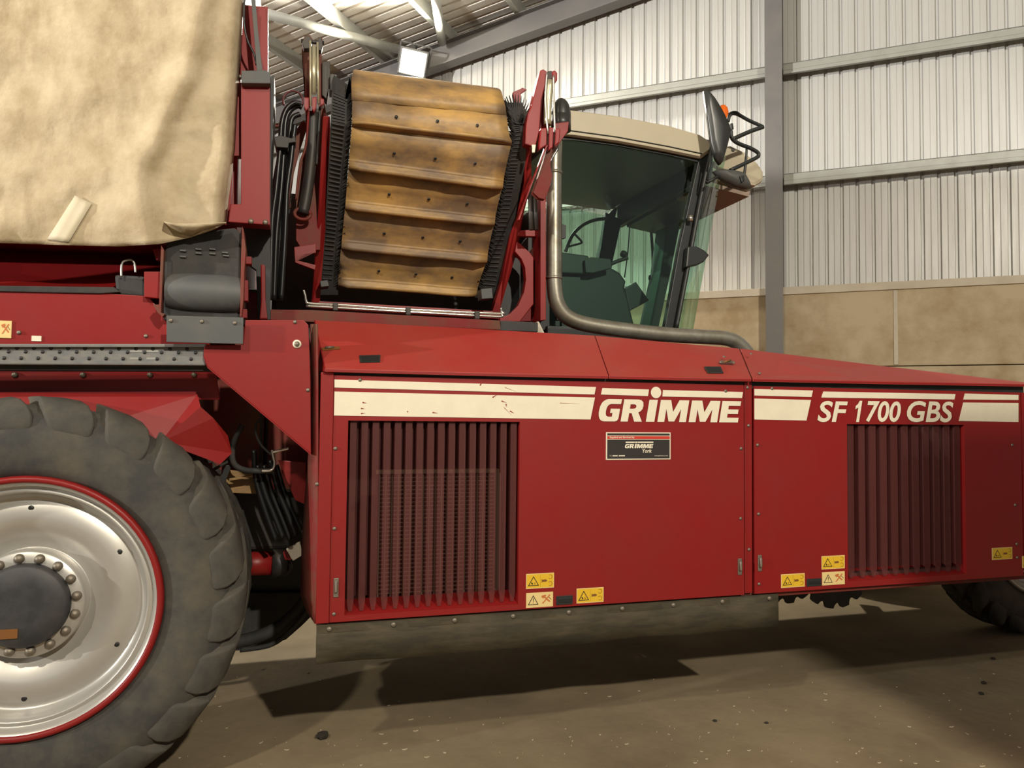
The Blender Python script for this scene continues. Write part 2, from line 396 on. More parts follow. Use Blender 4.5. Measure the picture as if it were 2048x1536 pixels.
# ---- engine doors ------------------------------------------------
ZT, ZB = P(1000, 761, 0).z, P(1000, 1222, 0).z
ZT = P(668, 750, 0).z; ZB = P(660, 1245, 0).z
def ux(x, y, v=0.0): return P(x, y, v).x
def door(name, xl, xr, hole, th=0.028, ztop=None):
    u0, u1 = ux(xl, 980), ux(xr, 980)
    h0, h1 = hole[0], hole[1]; hz0, hz1 = hole[2], hole[3]
    ztop = ztop or ZT
    mb = MB()
    mb.box((u0, 0, ZB), (h0, th, ztop), 'red').box((h1, 0, ZB), (u1, th, ztop), 'red')
    mb.box((h0, 0, hz1), (h1, th, ztop), 'red').box((h0, 0, ZB), (h1, th, hz0), 'red')
    bm_me = mb.mesh(name)
    b = bmesh.new(); b.from_mesh(bm_me); bmesh.ops.remove_doubles(b, verts=b.verts, dist=1e-4)
    # drop the inner coincident faces
    seen = {}
    for f in b.faces:
        seen.setdefault(tuple(round(c, 3) for c in f.calc_center_median()), []).append(f)
    dead = [f for fs in seen.values() if len(fs) > 1 for f in fs]
    bmesh.ops.delete(b, geom=dead, context='FACES'); bmesh.ops.recalc_face_normals(b, faces=b.faces); b.to_mesh(bm_me); b.free()
    return inst(name, bm_me, HV), (u0, u1)
HL = (ux(692.5, 1040), ux(1038, 1030), P(690, 1231, 0).z, P(695, 841, 0).z)
HR = (ux(1695, 1000), ux(1931, 1000), P(1695, 1163, 0).z, P(1695, 848, 0).z)
engine_door, (e0, e1) = door('engine_door', 664, 1488, HL)
engine_door['label'] = 'red engine door with a ribbed grille and white maker lettering'
front_door, (f0, f1) = door('front_door', 1509, 2044, HR, ztop=ZT - 0.004)
front_door['label'] = 'red front door with a ribbed grille and white model lettering'
# grille slats: perforated corrugated sheet, one rib each
def grille(parent, H, nslat):
    h0, h1, z0, z1 = H; p = (h1 - h0) / nslat
    zb = z0 + 0.012
    mb = MB()
    prof = [(0.0, 0.075), (0.08, 0.075), (0.22, 0.02), (0.80, 0.02), (0.94, 0.075), (1.0, 0.075)]
    zt = z1 - z0 + .01; d = zb - z0
    def V(a, v, z): return (a * p, v, z)
    mb.add([V(.36, .02, d), V(.66, .02, d), V(.80, .02, d + .045), V(.80, .02, zt), V(.22, .02, zt), V(.22, .02, d + .045)], [[0, 1, 2, 3, 4, 5]], 'perforated')
    mb.add([V(.22, .02, d + .045), V(.22, .02, zt), V(.08, .075, zt), V(.08, .075, d + .06), V(0, .075, d + .06), V(0, .075, zt)], [[0, 1, 2, 3], [3, 2, 5, 4]], 'perforated')
    mb.add([V(.80, .02, d + .045), V(.80, .02, zt), V(.94, .075, zt), V(.94, .075, d + .06), V(1, .075, d + .06), V(1, .075, zt)], [[0, 1, 2, 3], [3, 2, 5, 4]], 'perforated')
    me = mb.mesh('grille_slat', 0, False)
    for i in range(nslat): inst('grille_slat', me, parent, (h0 + i * p, 0, z0))
    # sill behind the slat feet and hole reveals
    mb = MB().prism([(h0, 0.004, z0), (h1, 0.004, z0), (h1, 0.13, z0 + 0.045), (h0, 0.13, z0 + 0.045)], (0, 0, -0.01), 'red')
    mb.box((h0 - .012, 0.028, z0), (h0, 0.12, z1), 'red').box((h1, 0.028, z0), (h1 + .012, 0.12, z1), 'red').box((h0, 0.028, z1), (h1, 0.12, z1 + .012), 'red')
    mb.build('grille_frame', parent)
grille(engine_door, HL, 16); grille(front_door, HR, 11)
# hinge and catch screws
screws(engine_door, [(720, 760), (671, 897), (669, 1057), (668, 1228), (1482, 897), (1481, 1037), (1451, 782)], -0.001)
screws(front_door, [(1544, 777), (1515, 890), (1517, 1028), (1518, 1168), (2024, 890), (2030, 1010), (2033, 1088), (2034, 1115)], -0.001)
for par, x, y in ((engine_door, 672, 1175), (engine_door, 1479, 1133), (front_door, 1519, 1126)):
    q = P(x, y, 0); s = 0.0024
    mb = MB().box((q.x - .012, -.006, q.z - .045), (q.x + .012, 0, q.z + .045), 'bolt')
    mb.tube([q + Vector((0, -.012, .03)), q + Vector((0, -.014, -.02))], .008, 'chrome', 8)
    mb.build('latch', par, 0.002)
# recessed hand holes
for par, a in ((engine_door, (1112, 1190, 1145, 1210)), (front_door, (1613, 1156, 1642, 1173))):
    q0, q1 = P(a[0], a[3], 0), P(a[2], a[1], 0)
    mb = MB().box((q0.x, -.004, q0.z), (q1.x, 0.0, q1.z), 'dark_plastic')
    mb.box((q0.x + .012, -.007, q0.z + .012), (q1.x - .006, -.004, q1.z - .012), 'print_black')
    mb.build('finger_grip', par, 0.002)

# ---- stripes and lettering --------------------------------------
PV = -0.0025
def strip(par, pix, name='stripe', m='white_vinyl', v=PV):
    q = pts(pix, v); mb = MB(); mb.prism(q, (0, 0.0022, 0), m); return mb.build(name, par)
strip(engine_door, [(669, 759), (1192, 774), (1189, 789), (669, 775)])
strip(engine_door, [(669, 783), (1190, 795), (1181, 839), (668, 831)])
strip(engine_door, [(1205, 776), (1298, 779), (1296, 792), (1202, 789)])
strip(engine_door, [(1326, 780), (1486, 784), (1484, 796), (1325, 793)])
strip(front_door, [(1509, 778), (1626, 781), (1623, 794), (1509, 791)])
strip(front_door, [(1509, 797), (1622, 800), (1613, 841), (1509, 839)])
strip(front_door, [(1647, 783), (1911, 788), (1909, 799), (1643, 795)])
strip(front_door, [(1930, 787), (2037, 790), (2037, 800), (1927, 799)])
strip(front_door, [(1927, 805), (2037, 806), (2037, 844), (1918, 842)])
# scratches on the big white stripe
mb = MB()
for (x, y, l, a) in ((725, 805, 9, 10), (722, 817, 8, 5), (722, 827, 9, -3), (865, 825, 12, 8), (1003, 802, 11, 20), (1012, 808, 6, 80), (985, 795, 12, -30), (1008, 815, 22, 45), (960, 771, 12, -60), (1020, 822, 10, 30), (815, 822, 4, 80), (1120, 806, 40, 2), (1010, 775, 25, 20)):
    w = 2.6 if l < 13 else 0.9
    ca, sa = math.cos(math.radians(a)), math.sin(math.radians(a))
    mb.prism(pts([(x - sa * -w / 2, y - ca * w / 2), (x + ca * l, y + sa * l), (x + sa * -w / 2, y + ca * w / 2)], PV - 0.0008), (0, 0.0007, 0), 'red')
mb.build('scratches', engine_door, label='dark red scratches in the white stripe')['kind'] = 'stuff'
LET = {
 'G': ([(1.12,1),(.42,1),(.30,.98),(.18,.92),(.08,.82),(.02,.68),(0,.52),(0,.38),(.03,.24),(.09,.12),(.19,.04),(.35,0),(.92,0),(1.03,.03),(1.09,.11),(1.1,.2),(1.1,.57),(.60,.57),(.60,.38),(.73,.38),(.73,.21),(.52,.21),(.43,.25),(.38,.33),(.365,.45),(.375,.58),(.42,.69),(.50,.76),(.60,.78),(1.11,.78)], []),
 'R': ([(0,0),(0,1),(.74,1),(.90,.97),(1.01,.88),(1.05,.72),(1.02,.56),(.94,.47),(.84,.42),(1.10,0),(.70,0),(.50,.38),(.37,.38),(.37,0)], [[(.37,.78),(.37,.58),(.58,.58),(.66,.61),(.69,.68),(.66,.75),(.58,.78)]]),
 'I': ([(0,0),(0,1),(.38,1),(.38,0)], []),
 'M': ([(0,0),(0,1),(.54,1),(.74,.46),(.98,1),(1.50,1),(1.50,0),(1.14,0),(1.14,.60),(.88,.02),(.58,.02),(.36,.60),(.36,0)], []),
 'E': ([(0,0),(0,1),(1,1),(1,.78),(.38,.78),(.38,.61),(.93,.61),(.93,.40),(.38,.40),(.38,.22),(1,.22),(1,0)], [])}
def logo(mb, x0, z0, h, cells, shear, v, m):      # cells: list of (letter, left, right) in metres along u at the baseline
    for ch, a, b in cells:
        o, hs = LET[ch]; w = max(p[0] for p in o); sx = (b - a) / w
        to3 = lambda px, py, a=a, sx=sx: Vector((a + px * sx + py * h * shear, v, z0 + py * h))
        mb.flat(o, hs, m, to3)
zb_, zt_ = P(1300, 843.5, 0).z, P(1300, 799.5, 0).z
hh = zt_ - zb_
cells = []
for ch, a, b in (('G', 1194, 1236), ('R', 1240.5, 1283), ('I', 1291, 1308), ('M', 1314, 1371), ('M', 1376.5, 1433.5), ('E', 1437.5, 1475)):
    cells.append((ch, ux(a, 843), ux(b, 843)))
mb = MB(); logo(mb, 0, zb_, hh, cells, 0.18, PV - .001, 'white_vinyl')
c = P(1311.5, 785, 0)
ring = [(math.cos(t * math.pi / 16), math.sin(t * math.pi / 16)) for t in range(32)]
rdot = (P(1311, 774, 0).z - P(1311, 797, 0).z) / 2
mb.flat([(a * rdot, b * rdot) for a, b in ring], [], 'white_vinyl', lambda a, b: Vector((c.x + a, PV - .001, c.z + b)))
mb.build('maker_lettering', engine_door, recalc=False)

def text_mesh(body, bold=0.0, shear=0.0):
    cu = bpy.data.curves.new('t', 'FONT'); cu.body = body; cu.offset = bold; cu.shear = shear; cu.size = 1.0; cu.resolution_u = 4
    o = bpy.data.objects.new('t', cu); col.objects.link(o); bpy.context.view_layer.update()
    me = bpy.data.meshes.new_from_object(o.evaluated_get(bpy.context.evaluated_depsgraph_get()))
    col.objects.unlink(o); bpy.data.objects.remove(o)
    vs = [tuple(v.co) for v in me.vertices]; fs = [list(p.vertices) for p in me.polygons]
    bpy.data.meshes.remove(me); return vs, fs
def text(mb, body, u0, u1, z0, z1, v, m, bold=0.0, shear=0.0):
    vs, fs = text_mesh(body, bold, shear)
    ax = min(p[0] for p in vs); bx = max(p[0] for p in vs); az = min(p[1] for p in vs); bz = max(p[1] for p in vs)
    mb.add([(u0 + (p[0] - ax) / (bx - ax) * (u1 - u0), v, z0 + (p[1] - az) / (bz - az) * (z1 - z0)) for p in vs], fs, m)
mb = MB()
for w, a, b in (('SF', 1634, 1695), ('700', 1731, 1801), ('GBS', 1813, 1906)):
    text(mb, w, ux(a, 823), ux(b, 823), P(a, 844, 0).z, P(a, 801.5, 0).z, PV - .001, 'white_vinyl', 0.022, 0.2)
zb2, zt2 = P(1715, 844, 0).z, P(1715, 801.5, 0).z
mb.flat([(.34, 0), (.34, .68), (.04, .60), (.04, .76), (.24, .84), (.38, 1), (.66, 1), (.66, 0)], [], 'white_vinyl', lambda a, b: Vector((ux(1705, 843) + a * .066 + b * (zt2 - zb2) * .2, PV - .001, zb2 + b * (zt2 - zb2))))
mb.build('model_lettering', front_door, recalc=False)

# ---- dealer plate ------------------------------------------------
q0, q1 = P(1211.5, 919.5, 0), P(1340.5, 865, 0)
W_, H_ = q1.x - q0.x, q1.z - q0.z
def D3(a, b, v): return Vector((q0.x + a * W_, v, q0.z + b * H_))
def drect(mb, a0, a1, b0, b1, v, m): mb.add([D3(a0, b0, v), D3(a1, b0, v), D3(a1, b1, v), D3(a0, b1, v)], [[0, 1, 2, 3]], m)
mb = MB().box((q0.x, -0.004, q0.z), (q1.x, 0, q1.z), 'white_vinyl')
drect(mb, .016, .984, .035, .965, -.0045, 'plate_black')
drect(mb, .016, .984, .735, .885, -.0050, 'white_vinyl'); drect(mb, .016, .984, .755, .865, -.0055, 'print_red')
text(mb, 'Supplied and Serviced by', D3(.05, 0, 0).x, D3(.43, 0, 0).x, D3(0, .765, 0).z, D3(0, .855, 0).z, -.006, 'white_vinyl', 0.02)
lw = D3(.72, 0, 0).x - D3(.28, 0, 0).x; l0 = D3(.28, 0, 0).x
logo(mb, 0, D3(0, .42, 0).z, .15 * H_, [(ch, l0 + (a - 1194) / 285 * lw, l0 + (b - 1194) / 285 * lw) for ch, a, b in (('G', 1194, 1236), ('R', 1240.5, 1283), ('I', 1291, 1308), ('M', 1314, 1371), ('M', 1376.5, 1433.5), ('E', 1437.5, 1475))], .18, -.006, 'white_vinyl')
drect(mb, .295, .435, .615, .66, -.006, 'white_vinyl'); drect(mb, .475, .725, .615, .66, -.006, 'white_vinyl')
mb.flat([(.455 + a * .013, .635 + b * .035) for a, b in ring], [], 'white_vinyl', lambda a, b: D3(a, b, -.006))
text(mb, 'York', D3(.55, 0, 0).x, D3(.70, 0, 0).x, D3(0, .25, 0).z, D3(0, .395, 0).z, -.006, 'white_vinyl', 0.02, .15)
text(mb, 'Tel', D3(.05, 0, 0).x, D3(.08, 0, 0).x, D3(0, .125, 0).z, D3(0, .165, 0).z, -.006, 'white_vinyl')
drect(mb, .095, .175, .125, .16, -.006, 'white_vinyl'); drect(mb, .19, .285, .125, .16, -.006, 'white_vinyl')
text(mb, 'www.grimme.co.uk', D3(.74, 0, 0).x, D3(.955, 0, 0).x, D3(0, .11, 0).z, D3(0, .155, 0).z, -.006, 'white_vinyl', .01)
mb.build('dealer_plate', engine_door, recalc=False, label='small black dealer plate with a white border and red band')

# ---- warning stickers -------------------------------------------
def sticker(par, x0, y0, x1, y1, kind, v=0.0):
    a = P(x0, y1, v); b = P(x1, y0, v); w = b.x - a.x; h = b.z - a.z
    def S(p, q, k=1): return Vector((a.x + p * w, v - 0.0015 - 0.0004 * k, a.z + q * h))
    mb = MB(); base = 'sticker_yellow' if kind == 'hand' else 'sticker_pale'
    mb.prism([S(0, 0, 0), S(1, 0, 0), S(1, 1, 0), S(0, 1, 0)], (0, 0.0015, 0), 'sticker_pale')
    mb.add([S(.025, .05), S(.975, .05), S(.975, .95), S(.025, .95)], [[0, 1, 2, 3]], base)
    def poly(pp, m, k=2): mb.add([S(p, q, k) for p, q in pp], [list(range(len(pp)))], m)
    tri = [(.06, .18), (.46, .18), (.26, .84)]
    poly(tri, 'print_black'); poly([(.105, .23), (.415, .23), (.26, .74)], 'sticker_pale' if kind != 'hand' else 'sticker_yellow', 3)
    if kind == 'hand':
        poly([(.17, .40), (.20, .44), (.23, .36), (.24, .27), (.20, .28)], 'print_black', 4)
        poly([(.27, .28), (.29, .38), (.33, .44), (.31, .36), (.33, .28), (.31, .28), (.30, .33)], 'print_brown', 4)
        poly([(.54, .62), (.57, .56), (.70, .58), (.73, .54), (.75, .50), (.73, .44), (.70, .42), (.57, .42), (.54, .36), (.56, .48)], 'print_brown', 3)
        poly([(.503, .1), (.507, .1), (.507, .9), (.503, .9)], 'print_brown', 3)
        for cz, s0 in ((.74, -1), (.28, 1)):
            o = []; i_ = []
            for t in range(15):
                an = math.radians(-130 + 280 * t / 14) if s0 > 0 else math.radians(130 - 280 * t / 14)
                o.append((.86 + .075 * math.cos(an), cz + .15 * math.sin(an))); i_.append((.86 + .062 * math.cos(an), cz + .125 * math.sin(an)))
            for t in range(14): poly([o[t], o[t + 1], i_[t + 1], i_[t]], 'print_brown', 3)
    else:
        poly([(.252, .38), (.268, .38), (.275, .62), (.245, .62)], 'print_black', 4); poly([(.25, .29), (.27, .29), (.27, .34), (.25, .34)], 'print_black', 4)
        poly([(.58, .78), (.64, .80), (.90, .36), (.86, .30)], 'print_orange', 3); poly([(.86, .84), (.90, .80), (.63, .24), (.58, .24)], 'print_orange', 4)
        poly([(.55, .74), (.70, .84), (.74, .76), (.66, .62), (.62, .58)], 'print_orange', 5); poly([(.83, .64), (.85, .66), (.94, .48), (.92, .46)], 'print_brown', 3)
    mb.build('warning_sticker', par, recalc=False)
for a in ((1052, 1145, 1108, 1178, 'hand'), (1052, 1183, 1106, 1216, 'pale'), (1153, 1174, 1207, 1207, 'hand')): sticker(engine_door, *a)
for a in ((1562, 1146, 1609, 1176, 'hand'), (1643, 1110, 1689, 1139, 'hand'), (1644, 1142, 1689, 1171, 'pale'), (1984, 1094, 2024, 1120, 'hand')): sticker(front_door, *a)
nose = MB().box((f1 + .012, .002, ZB + .03), (6.4, .03, ZT - .004), 'red').build('nose_panel', HV, .003)
sticker(nose, 2044, 1110, 2084, 1136, 'hand', .001)

# ---- posts, end panel, covers, skirt -----------------------------
up0, up1 = ux(636.5, 1000), ux(663, 1000)
mb = MB().box((up0, -.004, ZB - .002), (up1, .05, ZT + .012), 'red'); post = mb.build('door_post', HV, .004)
screws(post, [(634, 968)], .0)
m0, m1 = ux(1490.5, 980), ux(1506, 980)
mb = MB().box((m0, .006, ZB + .004), (m1, .05, ZT + .02), 'red'); post2 = mb.build('door_post', HV, .004)
screws(post2, [(1495, 775), (1497, 851), (1498, 1099)], .005)
# chamfered left end of the engine box
mb = MB()
rows_ = [(648, 636, 622, .10), (760, 637, 622, .16), (905, 637, 619, .20), (1000, 637, 611, .26), (1100, 637, 605, .30), (1190, 637, 603, .32), (1222, 637, 615, .28), (1247, 637, 632, .06)]
vs = []
for y_, xa, xb, vb in rows_:
    a = P(xa, y_, 0); b = P(xb, y_, vb); vs += [a, a.lerp(b, .5) + Vector((-.006, 0, 0)), b]
fs = []
for i in range(len(rows_) - 1):
    for j in range(2): fs.append([i * 3 + j, i * 3 + j + 1, (i + 1) * 3 + j + 1, (i + 1) * 3 + j])
mb.add(vs, fs, 'red_dirty', True); o = mb.build('end_panel', HV, recalc=False)
sm = o.modifiers.new('thickness', 'SOLIDIFY'); sm.thickness = 0.006; sm.offset = 1
# bonnet covers
def cover(name, top, bot, vt, vb, lip):
    mb = MB(); t = pts(top, vt); b = pts(bot, vb)
    n_ = len(t); dn = Vector((0, .012, -.012))
    outer = t + b[::-1]
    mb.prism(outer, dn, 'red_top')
    lp_ = [p + Vector((0, 0, -lip)) for p in b]
    mb.prism(b + lp_[::-1], (0, .012, 0), 'red')
    return mb.build(name, HV, .0025)
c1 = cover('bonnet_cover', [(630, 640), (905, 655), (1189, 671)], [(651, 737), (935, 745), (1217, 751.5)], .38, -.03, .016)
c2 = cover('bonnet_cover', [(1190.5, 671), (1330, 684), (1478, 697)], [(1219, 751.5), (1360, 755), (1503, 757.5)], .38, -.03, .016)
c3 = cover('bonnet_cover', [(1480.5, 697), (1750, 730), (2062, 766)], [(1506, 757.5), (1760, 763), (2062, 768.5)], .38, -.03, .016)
mb = MB(); q = pts([(630, 640, .38), (651, 737, -.03), (651, 743, -.03), (640, 743, .1), (628, 660, .38)]); mb.prism(q, (-.004, 0, 0), 'red'); mb.build('cover_end', HV)
def onc(x, y):      # photo point on the sloping covers
    p1, p2, p3 = P(630, 640, .38), P(651, 737, -.03), P(1217, 751.5, -.03)
    nn = (p2 - p1).cross(p3 - p1); d = ray(x, y); t = (p1 - CPOS).dot(nn) / d.dot(nn); return CPOS + d * t
CN = (P(651, 737, -.03) - P(630, 640, .38)).cross(P(1217, 751.5, -.03) - P(651, 737, -.03)).normalized()
if CN.y > 0: CN = -CN
def oncp(mb, pix, up, th, m): mb.prism([onc(*p) + CN * up for p in pix], CN * th, m)
mb = MB(); oncp(mb, [(718, 712), (761, 711), (760, 725), (720, 726)], .0005, .003, 'dark_plastic'); oncp(mb, [(722, 714), (757, 713), (757, 723), (724, 724)], .0035, .001, 'print_black'); mb.build('finger_grip', c1)
mb = MB(); oncp(mb, [(1408, 734), (1441, 734), (1447, 747), (1415, 747)], .0005, .003, 'dark_metal'); oncp(mb, [(1412, 736), (1439, 736), (1443, 745), (1417, 745)], .0035, .001, 'print_black'); mb.build('finger_grip', c2)
mb = MB(); oncp(mb, [(643, 697), (678, 694), (680, 699), (645, 702)], .0005, .004, 'print_brown'); mb.tube([onc(650, 698) + CN * .008, onc(668, 697) + CN * .008], .006, 'bolt', 8); mb.build('latch', c1)
mb = MB(); oncp(mb, [(1440, 722), (1468, 723), (1470, 727), (1442, 727)], .0005, .004, 'bolt'); mb.tube([onc(1448, 727) + CN * .01, onc(1460, 723) + CN * .01], .006, 'print_brown', 8); mb.build('latch', c2)
CROT = CN.to_track_quat('-Y', 'Z').to_euler()
for par, x, y in ((c2, 1448, 714), (c2, 1441, 725), (c2, 1467, 726), (c3, 1502, 708), (c3, 1519, 747)):
    inst('screw', SCREW, par, onc(x, y) + CN * .001, CROT)
# black strip painting the shade in the gap under the covers
mb = MB().box((up0 + .03, .012, ZT - .02), (ux(2050, 780), .06, ZT + .05), 'black'); mb.build('gap_shade', HV)
# skirt
sk0, sk1 = ux(632, 1290, .03), ux(1554, 1220, .03)
zs1, zs0 = P(632, 1249, .03).z, P(632, 1328, .03).z
mb = MB()
nseg = 24; vs = []
for i in range(nseg + 1):
    u = sk0 + (sk1 - sk0) * i / nseg
    wv = .006 * math.sin(i * 1.3) + .004 * math.sin(i * .5)
    vs += [(u, .03, zs1), (u, .03 + wv * .5, (zs0 + zs1) / 2), (u, .03 + wv, zs0 + .004 * math.sin(i * .9))]
mb.add(vs, [[i * 3 + j, i * 3 + 3 + j, i * 3 + 4 + j, i * 3 + 1 + j] for i in range(nseg) for j in (0, 1)], 'skirt', True)
skirt = mb.build('rubber_skirt', HV, recalc=False, label='brown dusty rubber skirt hanging under the engine doors')
sm = skirt.modifiers.new('thickness', 'SOLIDIFY'); sm.thickness = 0.012
zst = P(632, 1268, .02).z
MB().box((sk0, .018, zst), (sk1, .028, zs1 - .004), 'skirt').build('clamp_strip', skirt, .002)
for i in range(9):
    u = sk0 + .06 + (sk1 - sk0 - .12) * i / 8; inst('bolt', BOLT, skirt, (u, .018, zst + .02))
MB().box((sk0, .03, ZB - .03), (sk1 + 1.9, .10, ZB + .005), 'red_dirty').build('sill_beam', HV, .004)

# ---- radiator and engine bay -------------------------------------
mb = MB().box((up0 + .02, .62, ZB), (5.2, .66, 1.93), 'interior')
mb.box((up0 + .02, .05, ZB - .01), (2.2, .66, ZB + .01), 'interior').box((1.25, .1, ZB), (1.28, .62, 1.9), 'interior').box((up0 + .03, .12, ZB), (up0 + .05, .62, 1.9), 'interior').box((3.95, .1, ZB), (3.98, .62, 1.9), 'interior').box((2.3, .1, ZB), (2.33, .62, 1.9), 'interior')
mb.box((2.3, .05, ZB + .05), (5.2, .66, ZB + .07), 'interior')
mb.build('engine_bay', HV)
ra0, ra1 = P(755, 1205, .2), P(990, 945, .2)
mb = MB().box((ra0.x, .24, ra0.z), (ra1.x, .34, ra1.z), 'interior')
for i in range(20):
    u = ra0.x + (ra1.x - ra0.x) * i / 19; mb.box((u - .0035, .2, ra0.z), (u + .0035, .206, ra1.z), 'radiator')
for i in range(32):
    z = ra0.z + (ra1.z - ra0.z) * i / 31; mb.box((ra0.x, .207, z - .0025), (ra1.x, .212, z + .0025), 'radiator')
mb.box((ra0.x - .02, .19, ra0.z - .02), (ra1.x + .02, .24, ra0.z), 'radiator').box((ra0.x - .02, .19, ra1.z), (ra1.x + .02, .24, ra1.z + .02), 'radiator').box((ra1.x, .19, ra0.z), (ra1.x + .03, .24, ra1.z), 'radiator')
mb.build('radiator', HV)

# ---- chassis ------------------------------------------------------
mb = MB().box((-4.5, .75, .98), (5.4, 2.75, 1.35), 'dark_metal')
mb.box((-.15, .70, 1.3), (2.7, 2.85, 2.05), 'red_dirty').box((2.7, .70, 1.3), (5.4, 2.85, 1.8), 'red_dirty')
mb.box((-4.5, .60, 1.3), (-.15, 2.85, 2.42), 'red_dirty')
mb.build('chassis', HV, .02)
MB().box((ux(545, 500, 1.25), 1.25, 2.0), (ux(1092, 500, 1.25), 2.6, P(700, 395, 1.25).z), 'black').build('body_block', HV, .03)  # black core block that keeps the space behind the elevator dark
# bunker behind the tarpaulin
bz1 = 4.75
mb = MB().box((-5.0, .26, 2.55), (ux(480, 200, .26), 2.75, bz1), 'red'); mb.build('bunker', HV, .02)

# ---- rear wheel ---------------------------------------------------
RT = 0.905
def wheel(center, R, width, sgn=1, nl=21, full=True, tyre_label=None):
    c = Vector(center)                 # centre of the outer face
    base = R - .035
    tp = [(.60, .06), (.61, .015), (.66, -.005), (.74, -.022), (.82, -.02), (.885, .0), (.93, .04), (.958, .10)]
    prof = [(r * base / .96, y * sgn) for r, y in tp] + [(r * base / .96, (width - y) * sgn) for r, y in tp[::-1]]
    mb = MB().lathe(prof, c, 'tyre', 72)
    ty = mb.build('tyre', HV, label=tyre_label)
    # one lug, shared by all: starts as a rounded pad on the shoulder, sweeps across the tread
    def lug(flip):
        st = [(0.0, .825, -.006, 3.6, 1), (.03, .838, -.014, 5.2, 1), (.08, .868, -.016, 6.3, 1), (.15, .915, -.008, 6.7, 1), (.24, .958, .010, 6.7, 1), (.33, .988, .040, 6.2, 1), (.42, 1.0, .085, 5.4, 1), (.6, 1.0, .17, 4.2, 1), (.8, 1.0, .29, 3.7, 1), (1.0, 1.0, .40, 3.5, 1)]
        vs = []
        for s, r, y, hw, k in st:
            ph = math.radians(-3 + 24 * s ** 1.5) * (1 if not flip else 1)
            hw = math.radians(hw)
            inner = (r - .10 if s > .2 else r - .06) * R; yi = y + (.04 if s < .25 else .01)
            for a, rr, yy in ((ph - hw, r * R, y), (ph + hw, r * R, y), (ph + hw * 1.18, inner, yi), (ph - hw * 1.18, inner, yi)):
                yy2 = yy * width / .72
                if flip: yy2 = width - yy2
                vs.append((math.cos(a) * rr, yy2 * sgn, math.sin(a) * rr))
        fs = []
        for i in range(len(st) - 1):
            for j in range(4): fs.append([i * 4 + j, i * 4 + (j + 1) % 4, (i + 1) * 4 + (j + 1) % 4, (i + 1) * 4 + j])
        fs += [[0, 1, 2, 3], [len(vs) - 4 + j for j in range(4)]]
        return MB().add(vs, fs, 'tyre').mesh('tread_lug', .014 if full else .0)
    for fl_ in (False, True):
        me = lug(fl_)
        for p in me.polygons: p.use_smooth = True
        for i in range(nl): inst('tread_lug', me, ty, c, (0, -2 * math.pi * (i + (.5 if fl_ else 0)) / nl + .1, 0))
    # rim
    rp_ = lambda k: k * R
    mb = MB()
    mb.lathe([(rp_(.560), .05 * sgn), (rp_(.585), .005 * sgn), (rp_(.590), -.012 * sgn), (rp_(.605), -.018 * sgn), (rp_(.617), -.010 * sgn), (rp_(.620), .01 * sgn), (rp_(.60), .06 * sgn)], c, 'red' if full else 'rim_silver', 72)
    mb.lathe([(rp_(.588), -.004 * sgn), (rp_(.574), .004 * sgn), (rp_(.566), .035 * sgn), (rp_(.556), .040 * sgn), (rp_(.548), .030 * sgn), (rp_(.538), .034 * sgn), (rp_(.53), .075 * sgn), (rp_(.51), .10 * sgn), (rp_(.495), .11 * sgn), (rp_(.485), .105 * sgn),
              (rp_(.47), .10 * sgn), (rp_(.42), .085 * sgn), (rp_(.37), .09 * sgn), (rp_(.31), .125 * sgn), (rp_(.262), .15 * sgn), (rp_(.255), .15 * sgn), (rp_(.255), .07 * sgn), (rp_(.248), .062 * sgn), (rp_(.19), .062 * sgn)], c, 'rim_silver', 72)
    rim = mb.build('rim', HV, recalc=True, label='silver rim with a red flange and round bolt circle')
    MB().lathe([(rp_(.198), .064 * sgn), (rp_(.196), .03 * sgn), (rp_(.18), .018 * sgn), (rp_(.10), .012 * sgn), (.0, .012 * sgn)], c, 'hub_black', 48).build('hub_cap', rim)
    bm_ = MB().lathe([(0, -.022), (.010, -.022), (.014, -.016), (.019, -.014), (.021, 0)], (0, 0, 0), 'bolt', 12).mesh('wheel_bolt')
    if full:
        for i in range(16):
            a = 2 * math.pi * (i + .35) / 16; inst('wheel_bolt', bm_, rim, c + Vector((math.cos(a) * rp_(.222), .062 * sgn, math.sin(a) * rp_(.222))))
        hm = MB().lathe([(.012, 0), (.010, -.002), (0, -.002)], (0, 0, 0), 'print_black', 12).mesh('drain_hole')
        for i in range(6):
            a = math.radians(30 + 60 * i); inst('drain_hole', hm, rim, c + Vector((math.cos(a) * rp_(.455), .095, math.sin(a) * rp_(.455))))
        q = P(18, 1267, .02); MB().box((q.x - .03, .008, q.z - .02), (q.x + .035, .014, q.z + .02), 'print_brown').build('hub_label', rim)
    return ty, rim
hub = P(40, 1215, 0.0)
wheel((hub.x, 0.0, RT), RT, .68, 1, tyre_label='big rear tyre with deep chevron tread, grey with dust')
wheel((hub.x, 3.3, RT), RT, .68, -1, full=False)
# front wheel at the right edge
fw = P(2082, 1062, .98) - Vector((.15, 0, 0))
wheel((fw.x + .15, .98, .84), .84, .36, 1, full=False)
wheel((fw.x + .15, 3.1, .84), .84, .36, -1, full=False)
MB().tube([(hub.x, .1, RT), (hub.x, 3.2, RT)], .12, 'dark_metal', 16).tube([(fw.x + .15, 1.1, .84), (fw.x + .15, 3.0, .84)], .1, 'dark_metal', 16).build('axle', HV)

